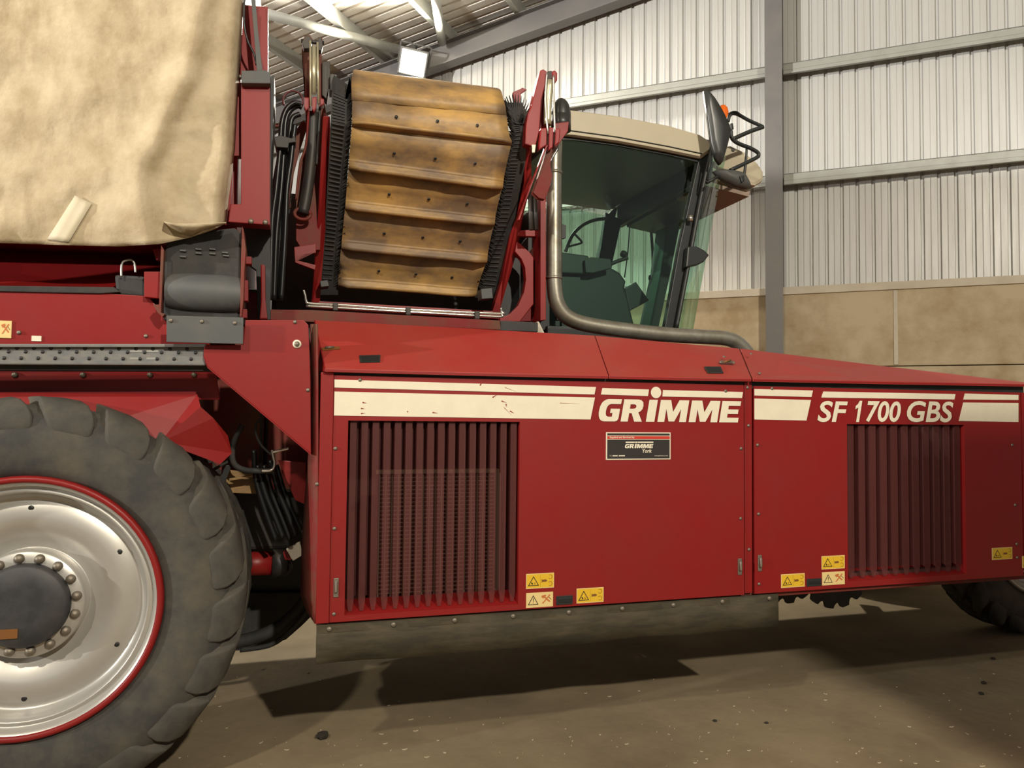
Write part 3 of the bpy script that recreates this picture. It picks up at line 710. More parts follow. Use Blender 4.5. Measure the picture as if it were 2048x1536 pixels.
# ---- rear body left ----------------------------------------------
gus = plate('gusset_panel', [(408, 690), (486, 690), (491, 640), (607, 640), (617, 650), (621, 760), (622, 908), (415, 733), (407, 712)], .0, .006, 'red', HV)
mb = MB(); q = pts([(407, 712), (415, 733), (622, 908)], .0)
mb.prism([q[0], q[1], q[2], q[2] + Vector((0, .14, 0)), q[1] + Vector((0, .14, 0)), q[0] + Vector((0, .14, 0))], (.0, 0, -.006), 'red'); mb.build('folded_edge', gus)
screws(gus, [(590, 644), (616, 780)], -.001)
q = P(594, 688, 0); MB().lathe([(.0, -.012), (.012, -.012), (.012, -.004)], q, 'bolt', 12).lathe([(.012, -.004), (.02, -.004), (.02, 0)], q, 'white_vinyl', 16).build('washer', gus)
body = plate('body_panel', [(-420, 572), (200, 586), (296, 592), (330, 632), (420, 640), (420, 690), (-420, 690)], .10, .03, 'red', HV)
screws(body, [(38, 665), (292, 672)], .098)
sticker(body, -24, 642, 24, 675, 'pale', .097)
q0_, q1_ = P(63, 682, .097), P(83, 672, .097); MB().box((q0_.x, .096, q0_.z), (q1_.x, .099, q1_.z), 'white_vinyl').build('paper_label', body)
MB().prism(pts([(-420, 478, .75), (330, 478, .75), (330, 592, .13), (-420, 575, .13)]), (0, .03, -.01), 'red').build('chute_panel', HV)
MB().prism(pts([(-420, 566), (228, 574), (240, 584), (200, 587), (-420, 574)], .09), (0, .05, 0), 'rubber').build('rubber_strip', HV, .004)
MB().prism(pts([(228, 548), (290, 552), (305, 598), (232, 592)], .12), (0, .12, 0), 'black').build('drive_motor', HV, .015)
rod('lever', [(243, 553), (243, 535), (246, 524), (258, 520), (266, 522), (270, 532), (271, 545)], .10, 2.2, 'galvanised', HV)
bk = plate('bracket', [(288, 543), (322, 543), (322, 597), (288, 594)], .06, .04, 'red', HV)
plate('bracket', [(305, 498), (322, 496), (325, 522), (312, 520)], .10, .04, 'red', HV)
# perforated step rail
rail = plate('step_rail', [(-420, 690), (412, 690), (412, 731), (-420, 727)], .02, .05, 'rail_grey', HV, .006)
MB().prism(pts([(-420, 688), (412, 688), (412, 694), (-420, 694)], .0), (0, .03, 0), 'rail_grey').build('rail_lip', rail, .002)
hm = MB().lathe([(.0085, 0), (.007, -.002), (0, -.002)], (0, 0, 0), 'print_black', 10).mesh('rail_hole')
for k_, (yy, off) in enumerate(((694, 0), (701, 17), (714, 8))):
    for i in range(-3, 12): 
        x = i * 34 + off
        if x < 400: inst('rail_hole', hm, rail, P(x, yy + 2 + x * .006, .019))
for x0 in (257, 290):
    for yy in (702, 717): plate('rail_slot', [(x0 + 3, yy - 2), (x0 + 27, yy - 2), (x0 + 27, yy + 2), (x0 + 3, yy + 2)], .0185, .002, 'galvanised', rail, 0)
plate('rail_backing', [(-420, 726), (425, 728), (425, 742), (-420, 738)], .06, .1, 'rubber', HV)
lb = plate('lower_panel', [(-420, 736), (430, 740), (440, 800), (-420, 790)], .24, .03, 'red', HV)
for x in (30, 166, 300, 388): inst('bolt', BOLT, lb, P(x, 750, .239))
# creased mudguard behind the tyre
mb = MB()
gv = pts([(-60, 786, .20), (395, 790, .20), (401, 814, .15), (215, 846, .12), (322, 884, .10), (-60, 835, .14), (426, 836, .17), (455, 871, .20), (463, 906, .24), (440, 928, .20), (200, 900, .05)])
mb.add(gv, [[0, 1, 3, 5], [1, 2, 4, 3], [2, 6, 7, 8, 9, 4], [3, 4, 10, 5]], 'red')
mg = mb.build('mudguard', HV, recalc=False); sm = mg.modifiers.new('t', 'SOLIDIFY'); sm.thickness = .005
# belt drum unit
MB().prism(pts([(326, 640), (330, 500), (336, 470), (470, 455), (484, 470), (484, 640)], .06), (0, .3, 0), 'rubber').build('drum_belt', HV, .01)
dc = P(408, 588, 0.09); mb = MB()
wid = ux(482, 588, .05) - ux(330, 588, .05); ul = ux(331, 588, .05); rr = (P(400, 548, .05).z - P(400, 626, .05).z) / 2 * 1.04
vs = []; N_ = 24
for i, (t, k) in enumerate(((0, .86), (.06, .90), (.2, .97), (.35, 1.0), (.75, 1.0), (.92, .96), (1.0, .92))):
    for j in range(N_):
        a = 2 * math.pi * j / N_; vs.append((ul + wid * t, .09 + math.cos(a) * rr * k, dc.z + math.sin(a) * rr * k))
mb.add(vs, [[i * N_ + j, i * N_ + (j + 1) % N_, (i + 1) * N_ + (j + 1) % N_, (i + 1) * N_ + j] for i in range(6) for j in range(N_)], 'plate_grey', True)
mb.build('belt_drum', HV)
pg = plate('flap_plate', [(333, 631), (487, 635), (486, 688), (333, 684)], -.05, .008, 'plate_grey', HV, .002)
screws(pg, [(342, 641), (404, 643), (470, 646)], -.051)
plate('side_plate', [(484, 452), (487, 458), (492, 500), (489, 540), (487, 600), (483, 634), (480, 634), (482, 520)], .0, .12, 'red_dirty', HV, .002)
plate('side_plate', [(322, 490), (328, 500), (322, 625), (330, 628), (325, 634), (315, 625), (306, 609), (318, 609)], .0, .05, 'red_dirty', HV, .002)
for pp in ([(491, 513), (503, 513), (503, 528), (491, 528)], [(488, 560), (496, 560), (496, 602), (488, 602)], [(482, 618), (494, 618), (494, 636), (482, 636)]): plate('bracket', pp, .05, .06, 'red', HV)
plate('louvre_panel', [(486, 448), (541, 450), (541, 640), (515, 640), (512, 540), (486, 520)], .35, .05, 'black', HV)
plate('post', [(521, 528), (530, 530), (531, 600), (535, 638), (519, 638), (522, 600)], .22, .05, 'red', HV, .006)
for (x, y) in ((366, 512), (397, 505), (425, 506), (450, 504), (366, 500), (397, 497), (425, 497), (452, 510)):
    plate('louvre', [(x - 6, y - 1), (x + 6, y), (x + 6, y + 3), (x - 6, y + 2)], .05, .01, 'plate_grey', HV, 0)

# ---- mast ---------------------------------------------------------
mast = plate('mast', [(482, 166), (540, 167), (540, 450), (456, 444), (460, 408), (482, 408)], .10, .10, 'red', HV, .004)
MB().prism(pts([(540, 150), (549, 152), (548, 200), (543, 300), (540, 450)], .12), (0, .3, 0), 'black').build('mast_side', mast, .004)
plate('mast_top', [(487, 9), (536, 14), (536, 150), (480, 150)], .22, .06, 'red', mast)
plate('mast_back', [(450, 165), (484, 165), (484, 312), (465, 312), (462, 450), (450, 450)], .15, .05, 'red', mast)
plate('clamp', [(483, 141), (533, 140), (541, 147), (541, 167), (482, 166)], .06, .08, 'plate_grey', mast, .004)
plate('strap', [(499, -40), (508, -40), (516, 60), (525, 140), (514, 146), (509, 80)], .08, .015, 'plate_grey', mast, .002)
rod('cable', [(490, -20), (488, 40), (495, 80), (508, 108), (513, 130)], .10, 2.2, 'hose', mast)
screws(mast, [(502, 443), (531, 445)], .099, BOLT, 'bolt')
screws(mast, [(480, 153), (479, 175)], .2)

# ---- left lifting arm ----------------------------------------------
V1 = .48
arm = plate('lift_arm', [(605, 84), (611, 72), (619, 71), (624, 78), (623, 110), (619, 190), (618, 262), (602, 322), (592, 400), (592, 480), (604, 500), (640, 500), (650, 330), (655, 240), (648, 200), (643, 100), (646, 92), (645, 76), (638, 73), (636, 80), (638, 230), (632, 300), (618, 310), (620, 240), (612, 215), (609, 110), (605, 100)], V1 + .12, .05, 'red_dirty', HV, .003)
plate('arm_head', [(604, 84), (611, 71), (619, 71), (624, 79), (622, 96), (608, 97)], V1, .05, 'dark_metal', arm)
plate('arm_head', [(636, 74), (643, 75), (646, 92), (643, 101), (636, 100)], V1, .05, 'dark_metal', arm)
rod('pivot_pin', [(602, 82), (648, 86)], V1 + .03, 4, 'dark_metal', arm, 1)
rod('ram_rod', [(628, 94), (627.5, 188)], V1 + .02, 5.5, 'cream_steel', arm, 1, 14)
rod('guide_rod', [(620.5, 82), (621, 212)], V1, 2.2, 'cream_steel', arm, 1)
rod('guide_rod', [(635, 84), (637, 208)], V1, 2.2, 'cream_steel', arm, 1)
for pp in ([(609, 194), (618, 194), (618, 216), (612, 222), (608, 214)], [(624, 194), (634, 193), (633, 215), (628, 225), (624, 218)], [(640, 196), (648, 197), (649, 208), (641, 212)]): plate('clevis', pp, V1 - .02, .06, 'red', arm, .006)
rod('ram_barrel', [(627, 226), (624, 300), (615, 380), (606, 428)], V1 + .05, 11, 'dark_metal', arm, 4, 16)
rod('guide_bar', [(617, 222), (612, 290), (600, 330), (592, 400)], V1 + .03, 2.5, 'red_dirty', arm)
rod('guide_bar', [(640, 214), (636, 290), (633, 330)], V1 + .03, 2.5, 'dark_metal', arm)
q = P(605, 428, V1 + .05); mb = MB()
tp = [q + Vector((math.cos(t) * .042, .0, math.sin(t) * .03)) for t in [2 * math.pi * k / 20 for k in range(21)]]; mb.tube(tp, .010, 'red_dirty', 8); mb.build('ram_seat', arm)
plate('bracket_box', [(644, 123), (660, 123), (660, 165), (655, 200), (644, 190)], V1 + .10, .08, 'dark_metal', arm)
plate('roller_end', [(660, 146), (673, 148), (676, 180), (660, 182)], V1 + .06, .1, 'plate_grey', arm, .01)
# hoses beside the arm
for i, pp in enumerate(([(540, 600), (544, 450), (552, 380), (560, 300), (563, 250), (572, 220), (588, 206), (602, 208)], [(548, 600), (553, 470), (562, 380), (568, 300), (571, 245), (580, 222), (595, 212), (604, 215)], [(556, 600), (560, 480), (568, 390), (576, 310), (580, 260), (585, 236), (600, 228)], [(562, 600), (570, 470), (574, 380), (582, 320), (586, 280), (590, 250)], [(536, 600), (538, 470), (546, 390), (556, 330), (562, 290), (566, 240)])):
    rod('hydraulic_hose', pp, .50 + .03 * (i % 3), 5.2, 'hose', HV, 8)
mb = MB(); q = [P(586 + 20 * math.cos(t), 202 + 20 * math.sin(t), .55) for t in [math.pi * (.85 + 1.3 * k / 16) for k in range(17)]]; mb.tube(q, .006, 'wire_red', 8); mb.build('red_cable', HV)
plate('hose_clamp', [(547, 274), (560, 270), (583, 276), (590, 270), (592, 284), (578, 286), (576, 296), (552, 294)], .46, .10, 'dark_metal', HV, .004)
plate('cross_bar', [(538, 247), (562, 246), (562, 253), (538, 254)], .7, .03, 'red_dirty', HV)
plate('guide_plate', [(590, 262), (606, 240), (616, 250), (600, 300), (588, 345), (578, 420), (570, 420), (580, 300)], V1 + .18, .02, 'red_dirty', HV)
for pp in ([(566, 342), (578, 341), (574, 366), (564, 368)], [(563, 371), (572, 371), (569, 386)], [(568, 404), (582, 404), (582, 416), (568, 416)]): plate('bright_fitting', pp, .9, .02, 'galvanised', HV, .002)

# ---- elevator -----------------------------------------------------
ridge = [((705, 197), (1012, 226), .25, 0), ((704, 252), (1022, 290), .25, 0), ((697, 337), (1003, 378), .40, 0), ((690, 418), (987, 450), .55, 0), ((682, 497), (972, 525), .70, 0), ((675, 571), (950, 592), .85, 0)]
def flight(k):
    (l0, r0, va, _), (l1, r1, vb, _) = ridge[k], ridge[k + 1]
    A0, B0, A1, B1 = P(*l0, va), P(*r0, va), P(*l1, vb), P(*r1, vb)
    mb = MB(); down = (A1 - A0); h = down.length; right = (B1 - A1).normalized()
    nrm = right.cross(down).normalized()
    if nrm.y > 0: nrm = -nrm
    prof = [(.02, .002), (.45, -.004), (.74, .0), (.775, .004), (.785, .008), (.80, .008), (.828, .012), (.868, .034), (.90, .041), (.955, .040), (.985, .030), (1.0, .010), (1.04, -.012), (.5, -.022), (.02, -.014)]
    ns = 14; vs = []
    for j in range(ns + 1):
        s = j / ns; top = A0.lerp(B0, s); bot = A1.lerp(B1, s)
        edge = 1.0 if 0 < j < ns else .55
        wob = .006 * noise.noise(Vector((s * 5, k * 3.1, 0)))
        for t, o in prof: vs.append(top.lerp(bot, t) + nrm * ((o if o < .02 else o * edge) + wob))
    n_ = len(prof)
    fs = [[j * n_ + i, j * n_ + (i + 1) % n_, (j + 1) * n_ + (i + 1) % n_, (j + 1) * n_ + i] for j in range(ns) for i in range(n_)]
    fs += [list(range(n_)), list(range(ns * n_, ns * n_ + n_))]
    mb.add(vs, fs, 'yellow_belt', True)
    o = mb.build('belt_flight', HV)
    hm_ = MB().lathe([(.009, 0), (.007, -.003), (0, -.003)], (0, 0, 0), 'print_black', 10).mesh('rivet_hole')
    for s in (.27, .53, .79):
        p = A0.lerp(B0, s).lerp(A1.lerp(B1, s), .50) + nrm * .004; inst('rivet_hole', hm_, o, p, nrm.to_track_quat('-Y', 'Z').to_euler())
    return o
for k in range(5): flight(k)
# top flight bends back over the head roller
mb = MB(); rows2 = [((703, 200), (1013, 229), .245), ((703, 180), (1011, 212), .25), ((703, 160), (1006, 195), .28), ((705, 146), (1003, 183), .34), ((707, 140), (1000, 178), .42), ((712, 139), (995, 176), .54)]
vs = []; ns = 14
for (l, r, v_) in rows2:
    a, b = P(*l, v_), P(*r, v_)
    for j in range(ns + 1): vs.append(a.lerp(b, j / ns) + Vector((0, .008 * noise.noise(Vector((j * .6, l[1] * .05, 2))), 0)))
mb.add(vs, [[i * (ns + 1) + j, i * (ns + 1) + j + 1, (i + 1) * (ns + 1) + j + 1, (i + 1) * (ns + 1) + j] for i in range(len(rows2) - 1) for j in range(ns)], 'yellow_belt', True)
o = mb.build('belt_flight', HV, recalc=False); sm = o.modifiers.new('t', 'SOLIDIFY'); sm.thickness = .012
# side belts with rubber fingers
def side_belt(center, outx, name):
    mb = MB(); prev = None; vs = []
    for (x0, x1, y0, y1, v_) in center: vs += [P(x0, y0, v_), P(x1, y1, v_), P(x1, y1, v_ + .10), P(x0, y0, v_ + .10)]
    n_ = len(center)
    fs = [[i * 4 + j, i * 4 + (j + 1) % 4, i * 4 + 4 + (j + 1) % 4, i * 4 + 4 + j] for i in range(n_ - 1) for j in range(4)] + [[0, 1, 2, 3], [n_ * 4 - 4 + j for j in range(4)]]
    mb.add(vs, fs, 'rubber'); b = mb.build(name, HV)
    return b
LB = [(668, 704, 150, 175, .45), (664, 704, 185, 195, .33), (661, 703, 245, 250, .31), (657, 696, 330, 335, .44), (652, 690, 415, 418, .58), (647, 682, 495, 497, .73), (640, 676, 590, 590, .88)]
RB = [(1008, 1045, 205, 205, .45), (1014, 1053, 228, 230, .35), (1022, 1056, 265, 262, .34), (1010, 1050, 330, 330, .42), (1003, 1040, 378, 378, .48), (987, 1028, 450, 450, .60), (972, 1012, 525, 525, .74), (950, 1000, 595, 600, .88)]
lbelt = side_belt(LB, 0, 'finger_belt'); rbelt = side_belt(RB, 1, 'finger_belt')
def lerp_rows(rows, t):
    k = min(int(t * (len(rows) - 1)), len(rows) - 2); f = t * (len(rows) - 1) - k
    return [a + (b - a) * f for a, b in zip(rows[k], rows[k + 1])]
def fingers(rows, side, parent, n_):
    mb = MB()
    for i in range(n_):
        t = .04 + .93 * (i + random.random() * .6) / n_
        x0, x1, y0, y1, v_ = lerp_rows(rows, t)
        if side == 0: bx, by, tx = x1 - 10, y1, x1 + random.uniform(2, 7)
        else: bx, by, tx = x0 + 10, y0, x0 - random.uniform(0, 6)
        ty_ = by - random.uniform(6, 16); vv = v_ - .03
        a, b, c_ = P(bx, by - 1.6, v_ - .004), P(bx, by + 1.6, v_ - .004), P(tx, ty_, vv - random.uniform(0, .03))
        mb.prism([a, b, c_], (0, .012, 0), 'rubber')
    o = mb.build('rubber_fingers', parent); o['kind'] = 'stuff'
fingers(LB, 0, lbelt, 170); fingers(RB, 1, rbelt, 150)
def ribs(rows, parent, n_, m='rubber'):
    mb = MB()
    for i in range(n_):
        t = .06 + .9 * i / n_; x0, x1, y0, y1, v_ = lerp_rows(rows, t)
        mb.prism([P(x0 + 3, y0 - 1, v_ - .007), P(x1 - 14, y1 - 1, v_ - .007), P(x1 - 14, y1 + 1, v_ - .007), P(x0 + 3, y0 + 1, v_ - .007)], (0, .009, 0), m)
    mb.build('belt_ribs', parent)['kind'] = 'stuff'
ribs(LB, lbelt, 52); ribs(RB, rbelt, 52)
# fan of fingers at the heads
mb = MB()
for i in range(16):
    a = math.radians(150 - 115 * i / 15); bx, by = 1030, 250
    tx, ty_ = bx + 46 * math.cos(a), by - 62 * math.sin(a)
    tx = max(tx, 1006 + i); mb.prism(pts([(bx - 4 + i * .8, by - 6), (bx + 4 + i * .8, by - 2), (tx, ty_)], .33), (0, .012, 0), 'rubber')
for i in range(4): mb.prism(pts([(690, 190 + i * 4), (704, 190 + i * 4), (703 - i * 3, 142 + i * 9)], .32), (0, .012, 0), 'rubber')
mb.build('head_fingers', rbelt)['kind'] = 'stuff'
# frame rails
fr = plate('elevator_frame', [(646, 232, .36), (660, 232, .36), (662, 330, .46), (652, 440, .64), (646, 520, .72), (640, 602, .78), (985, 622, .78), (1004, 560, .74), (1020, 470, .62), (1034, 430, .56), (1048, 367, .47), (1049, 285, .38), (1063, 285, .38), (1063, 367, .47), (1047, 430, .56), (1035, 500, .66), (1002, 612, .77), (1000, 638, .78), (622, 616, .78), (629, 500, .70), (640, 350, .49)], .56, .07, 'red', HV, .004)
plate('frame_bracket', [(588, 494), (632, 487), (632, 506), (591, 512), (596, 521), (632, 530), (630, 540), (590, 525)], .58, .03, 'red', fr)
plate('frame_bracket', [(1038, 461), (1077, 458), (1077, 473), (1035, 472)], .6, .04, 'red', fr)
plate('roller_block', [(640, 562), (655, 560), (658, 572), (642, 574)], .66, .1, 'plate_grey', fr)
plate('roller_block', [(962, 578), (984, 576), (986, 596), (964, 598)], .62, .1, 'plate_grey', fr)
for i, pp in enumerate(([(607, 580), (610, 590), (613, 603), (622, 607), (700, 611), (820, 619), (995, 627), (1002, 624), (1002, 616)], [(612, 612), (700, 617), (820, 624), (990, 633), (1003, 630), (1004, 622)])):
    rod('hydraulic_pipe', pp, .52, 2.6, 'chrome', HV, 6)
for x, y in ((671, 613), (817, 622), (955, 630)): plate('pipe_clip', [(x - 5, y - 8), (x + 5, y - 8), (x + 5, y + 8), (x - 5, y + 8)], .50, .05, 'dark_metal', HV, .004)
plate('deck_strip', [(540, 619), (625, 620), (1000, 641), (1002, 660), (625, 644), (540, 640)], .42, .12, 'red_dirty', HV)
plate('deck_box', [(1001, 641), (1076, 645), (1076, 664), (1001, 661)], .45, .1, 'black', HV)
plate('ring_bracket', [(1034, 483), (1040, 487), (1060, 505), (1067, 515), (1067, 608), (1040, 643), (1000, 643), (1000, 636), (1020, 628), (1036, 612), (1048, 585), (1052, 560), (1050, 535), (1043, 518), (1030, 503)], .60, .05, 'red', HV)
side = plate('side_plate', [(1081, 396), (1092, 396), (1092, 640), (1081, 641)], .52, .16, 'red', HV)
plate('web_plate', [(1062, 500), (1081, 480), (1081, 642), (1040, 643), (1066, 610)], .66, .03, 'red_dirty', HV)
MB().prism(pts([(985, 625), (1030, 505), (1050, 480), (1082, 440), (1082, 645), (1000, 645)], .82), (0, .05, 0), 'black').build('ring_backing', HV)  # black background panel that keeps the ring bracket's backdrop dark
# right lifting arm
V2 = .28
arm2 = plate('lift_arm', [(1078, 152), (1081, 140), (1087, 138), (1094, 143), (1093, 160), (1083, 200), (1081, 235), (1079, 262), (1072, 290), (1063, 292), (1050, 288), (1052, 250), (1056, 228), (1063, 212), (1070, 182)], V2, .06, 'red', HV, .005)
plate('arm_lug', [(1105, 142), (1110, 140), (1115, 146), (1115, 160), (1110, 167), (1105, 160)], V2, .06, 'red', arm2, .006)
plate('pivot_block', [(1095, 142), (1104, 141), (1107, 148), (1106, 162), (1098, 164), (1094, 155)], V2 + .01, .06, 'dark_metal', arm2, .006)
plate('arm_back_plate', [(1086, 180), (1094, 160), (1100, 260), (1092, 262), (1080, 262), (1082, 230)], V2 + .05, .03, 'red', arm2)  # red plate set back behind the ram rod
rod('ram_rod', [(1100, 162), (1096, 205), (1095, 250)], V2 + .02, 8, 'cream_steel', arm2, 3, 16)
rod('guide_rod', [(1094, 146), (1091, 200), (1096, 268)], V2 - .01, 2, 'galvanised', arm2)
rod('guide_rod', [(1107, 152), (1108, 200), (1110, 266)], V2 - .01, 2, 'galvanised', arm2)
for pp in ([(1082, 256), (1094, 255), (1094, 290), (1078, 300)], [(1099, 254), (1108, 255), (1106, 295), (1098, 300)], [(1112, 256), (1121, 257), (1119, 285), (1110, 292)]): plate('clevis', pp, V2 - .02, .05, 'red', arm2, .006)
plate('motor_bracket', [(1112, 246), (1138, 243), (1136, 262), (1121, 284), (1111, 296), (1108, 262)], V2 + .04, .03, 'red', arm2)
q = P(1122, 232, V2 + .12); s_ = (q - CPOS).dot(CF) / F_PX; mb = MB()
vs = []; fs = []
for i in range(9):
    th = math.pi / 2 * i / 8
    for j in range(20):
        a = 2 * math.pi * j / 20; vs.append(q + Vector((math.cos(a) * math.cos(th) * 20 * s_, math.sin(a) * math.cos(th) * 20 * s_, math.sin(th) * 36 * s_)))
fs = [[i * 20 + j, i * 20 + (j + 1) % 20, i * 20 + 20 + (j + 1) % 20, i * 20 + 20 + j] for i in range(8) for j in range(20)]
mb.add(vs, fs, 'mirror_shell', True); mb.tube([q + Vector((0, 0, -.09)), q + Vector((0, 0, .0))], [20 * s_, 20 * s_], 'mirror_shell', 20); mb.build('motor_dome', arm2, recalc=True)
plate('rocker_plate', [(1096, 288), (1110, 290), (1103, 310), (1101, 332), (1105, 352), (1100, 374), (1090, 399), (1078, 396), (1066, 385), (1078, 350), (1088, 320)], V2 + .02, .04, 'red_dirty', arm2)
plate('arm_strut', [(1092, 290), (1097, 290), (1062, 372), (1040, 440), (1036, 440)], V2 - .01, .03, 'red', arm2)
rod('ram_barrel', [(1060, 385), (1063, 460)], V2 + .15, 5, 'dark_metal', arm2, 1, 14)
rod('ram_barrel', [(1069, 390), (1072, 460)], V2 + .15, 5, 'dark_metal', arm2, 1, 14)
plate('white_tag', [(1064, 289), (1072, 289), (1070, 305), (1065, 305)], V2 - .02, .01, 'white_vinyl', arm2)
rod('cable', [(1115, 288), (1116, 298), (1108, 312), (1101, 325), (1101, 336), (1104, 345), (1103, 362), (1097, 380)], V2 + .08, 1.2, 'hose', arm2)
plate('horn_blade', [(1026, 184), (1040, 178), (1045, 175), (1054, 179), (1042, 187), (1040, 226), (1034, 222), (1027, 192)], .72, .02, 'red', HV)

# ---- galvanised air pipe -----------------------------------------
VP_ = .60
pp = [(1109, 283), (1108, 350), (1108, 450), (1108, 540), (1109, 575), (1114, 605), (1128, 628), (1150, 642), (1185, 651), (1240, 659), (1330, 669), (1410, 674), (1445, 676), (1470, 683), (1490, 700), (1505, 725)]
rod('air_pipe', pp, VP_, 15.5, 'pipe', HV, 6, 20, 'galvanised air pipe bending under the cab window')
for (x, y) in ((1108, 556), (1108, 346)):
    q = P(x, y, VP_); rr = 16.8 * (q - CPOS).dot(CF) / F_PX; MB().tube([q + Vector((0, 0, -.008)), q + Vector((0, 0, .008))], rr, 'pipe', 20).build('pipe_band', HV)
plate('pipe_stay', [(1074, 643), (1078, 643), (1092, 672), (1074, 668)], .5, .03, 'concrete_pale', HV)

# ---- cab -----------------------------------------------------------
VC, VF = .95, 2.55
win = [(1122, 268), (1180, 274), (1260, 287), (1337, 302), (1400, 318), (1392, 380), (1378, 470), (1366, 560), (1350, 665), (1122, 640)]
plate('side_window', win, VC, .006, 'glass', HV, 0, 'green tinted cab side window')
far = [P(x, y, VC) + Vector((0, VF - VC, 0)) for x, y in win]
MB().prism(far, (0, .006, 0), 'glass').build('side_window', HV)
# window frame: rear post, top rubber, front pillar
plate('rear_pillar', [(1114, 268), (1124, 268), (1125, 640), (1114, 640)], VC - .02, .05, 'dark_plastic', HV)
plate('door_hinge', [(1124, 448), (1132, 450), (1132, 476), (1124, 478)], VC - .03, .03, 'dark_plastic', HV)
MB().prism([p + Vector((0, VF - VC, 0)) for p in pts([(1100, 268), (1126, 268), (1126, 640), (1100, 640)], VC)], (0, .05, 0), 'dark_plastic').build('rear_pillar', HV)
pil = [(1399, 314), (1424, 292), (1424, 300), (1412, 350), (1398, 420), (1382, 510), (1367, 590), (1354, 665), (1328, 665), (1342, 590), (1358, 500), (1380, 400)]
plate('front_pillar', pil, VC - .02, .05, 'dark_plastic', HV, .004)
MB().prism([p + Vector((0, VF - VC, 0)) for p in pts(pil, VC - .02)], (0, .05, 0), 'dark_plastic').build('front_pillar', HV)
rod('pillar_bar', [(1424, 292), (1412, 345), (1395, 430), (1375, 540), (1352, 660)], VC - .05, 4.2, 'dark_plastic', HV)
q = P(1381, 437, VC - .06); MB().tube([q + Vector((0, 0, -.02)), q + Vector((0, 0, .02))], .018, 'chrome', 12).build('pillar_lamp', HV)
# curved windscreen
ed = [(1424, 300), (1412, 350), (1398, 420), (1382, 510), (1367, 590), (1354, 665)]
vs = []; nv = 28
for i, (x, y) in enumerate(ed):
    a = P(x, y, VC + .02); bul = .25
    for j in range(nv + 1):
        s = j / nv; vs.append(a + Vector((bul * math.sin(math.pi * s) ** .22 if 0 < s < 1 else 0, (VF - VC) * s, -.04 * math.sin(math.pi * s))))
MB().add(vs, [[i * (nv + 1) + j, i * (nv + 1) + j + 1, (i + 1) * (nv + 1) + j + 1, (i + 1) * (nv + 1) + j] for i in range(len(ed) - 1) for j in range(nv)], 'glass_front', True).build('windscreen', HV, recalc=False)
# roof
top = [(1085, 211), (1141, 218), (1234, 230), (1337, 249), (1404, 269), (1420, 280), (1426, 293)]
botm = [(1426, 300), (1404, 316), (1337, 302), (1234, 283), (1143, 271), (1085, 266)]
prof = pts(top + botm, VC - .05)
cen = sum(prof, Vector()) / len(prof)
secs = [(-.02, .90, .0), (.0, 1.0, .0), (.35, 1.03, .06), (.85, 1.05, .09), (1.3, 1.03, .06), (1.68, 1.0, 0), (1.70, .9, 0)]
vs = []
for dy, sc_, up in secs:
    for i, p in enumerate(prof):
        q = cen + Vector(((p.x - cen.x) * (1 + (sc_ - 1) * .5), 0, (p.z - cen.z) * sc_))
        q.y = prof[0].y + dy + (.02 if dy < .01 else 0); q.z += up if i < len(top) else (.08 if dy > .1 else 0)
        vs.append(q)
n_ = len(prof)
mb = MB().add(vs, [[i * n_ + j, i * n_ + (j + 1) % n_, (i + 1) * n_ + (j + 1) % n_, (i + 1) * n_ + j] for i in range(len(secs) - 1) for j in range(n_)] + [list(range(n_)), list(range(len(vs) - n_, len(vs)))], 'cab_cream')
roof = mb.build('cab_roof', HV, .012, 'cream cab roof')
mb = MB().tube(pts([(1085, 258), (1143, 261.5), (1234, 274), (1337, 293), (1404, 307.5)], VC - .052), .004, 'dark_plastic', 6); mb.build('roof_seam', roof)
mb = MB().prism(pts([(1100, 272), (1143, 272), (1234, 284), (1337, 303), (1400, 317), (1400, 325), (1337, 310), (1234, 291), (1143, 279), (1100, 279)], VC - .01), (0, .05, 0), 'dark_plastic'); mb.build('roof_rubber', roof)
zl = P(1143, 280, VC).z; ul0, ul1 = P(1114, 280, VC).x, P(1398, 318, VC).x
MB().prism([P(1114, 276, VC), P(1337, 309, VC), P(1400, 322, VC), P(1400, 322, VC) + Vector((0, VF - VC, .07)), P(1337, 309, VC) + Vector((0, VF - VC, .07)), P(1114, 276, VC) + Vector((0, VF - VC, .07))], (0, 0, .02), 'dark_plastic').build('headliner', roof)
zv0, zv1, uv = P(1420, 352, VC + .12).z, P(1420, 296, VC + .12).z, P(1420, 320, VC + .12).x
MB().box((uv - .07, VC + .05, zv0 - .03), (uv - .02, VF - .02, zv1 + .03), 'dark_plastic').build('visor_mask', roof)  # added dark plate hiding the pale visor end seen through the glass
# visor
vz = pts([(1420, 298), (1462, 290), (1490, 303), (1516, 325), (1529, 343), (1528, 362), (1512, 372), (1480, 368), (1420, 345)], VC + .12)
mb = MB().prism(vz, (0, 1.4, 0), 'cab_cream'); vis = mb.build('cab_visor', HV, .03)
MB().prism([p + Vector((-.02, .06, -.012)) for p in pts([(1420, 352), (1505, 377), (1515, 374), (1512, 386), (1420, 362)], VC + .12)], (0, .40, 0), 'shaded_cream').prism([p + Vector((-.02, .461, -.012)) for p in pts([(1420, 352), (1505, 377), (1515, 374), (1512, 386), (1420, 362)], VC + .12)], (0, .9, 0), 'dark_plastic').build('visor_underside', vis)  # pinkish shade put into the visor underside; rear part dark by colour
q = P(1466, 300, VC + .118); MB().lathe([(.015, 0), (.012, -.006), (0, -.006)], q, 'plate_grey', 12).build('visor_plug', vis)
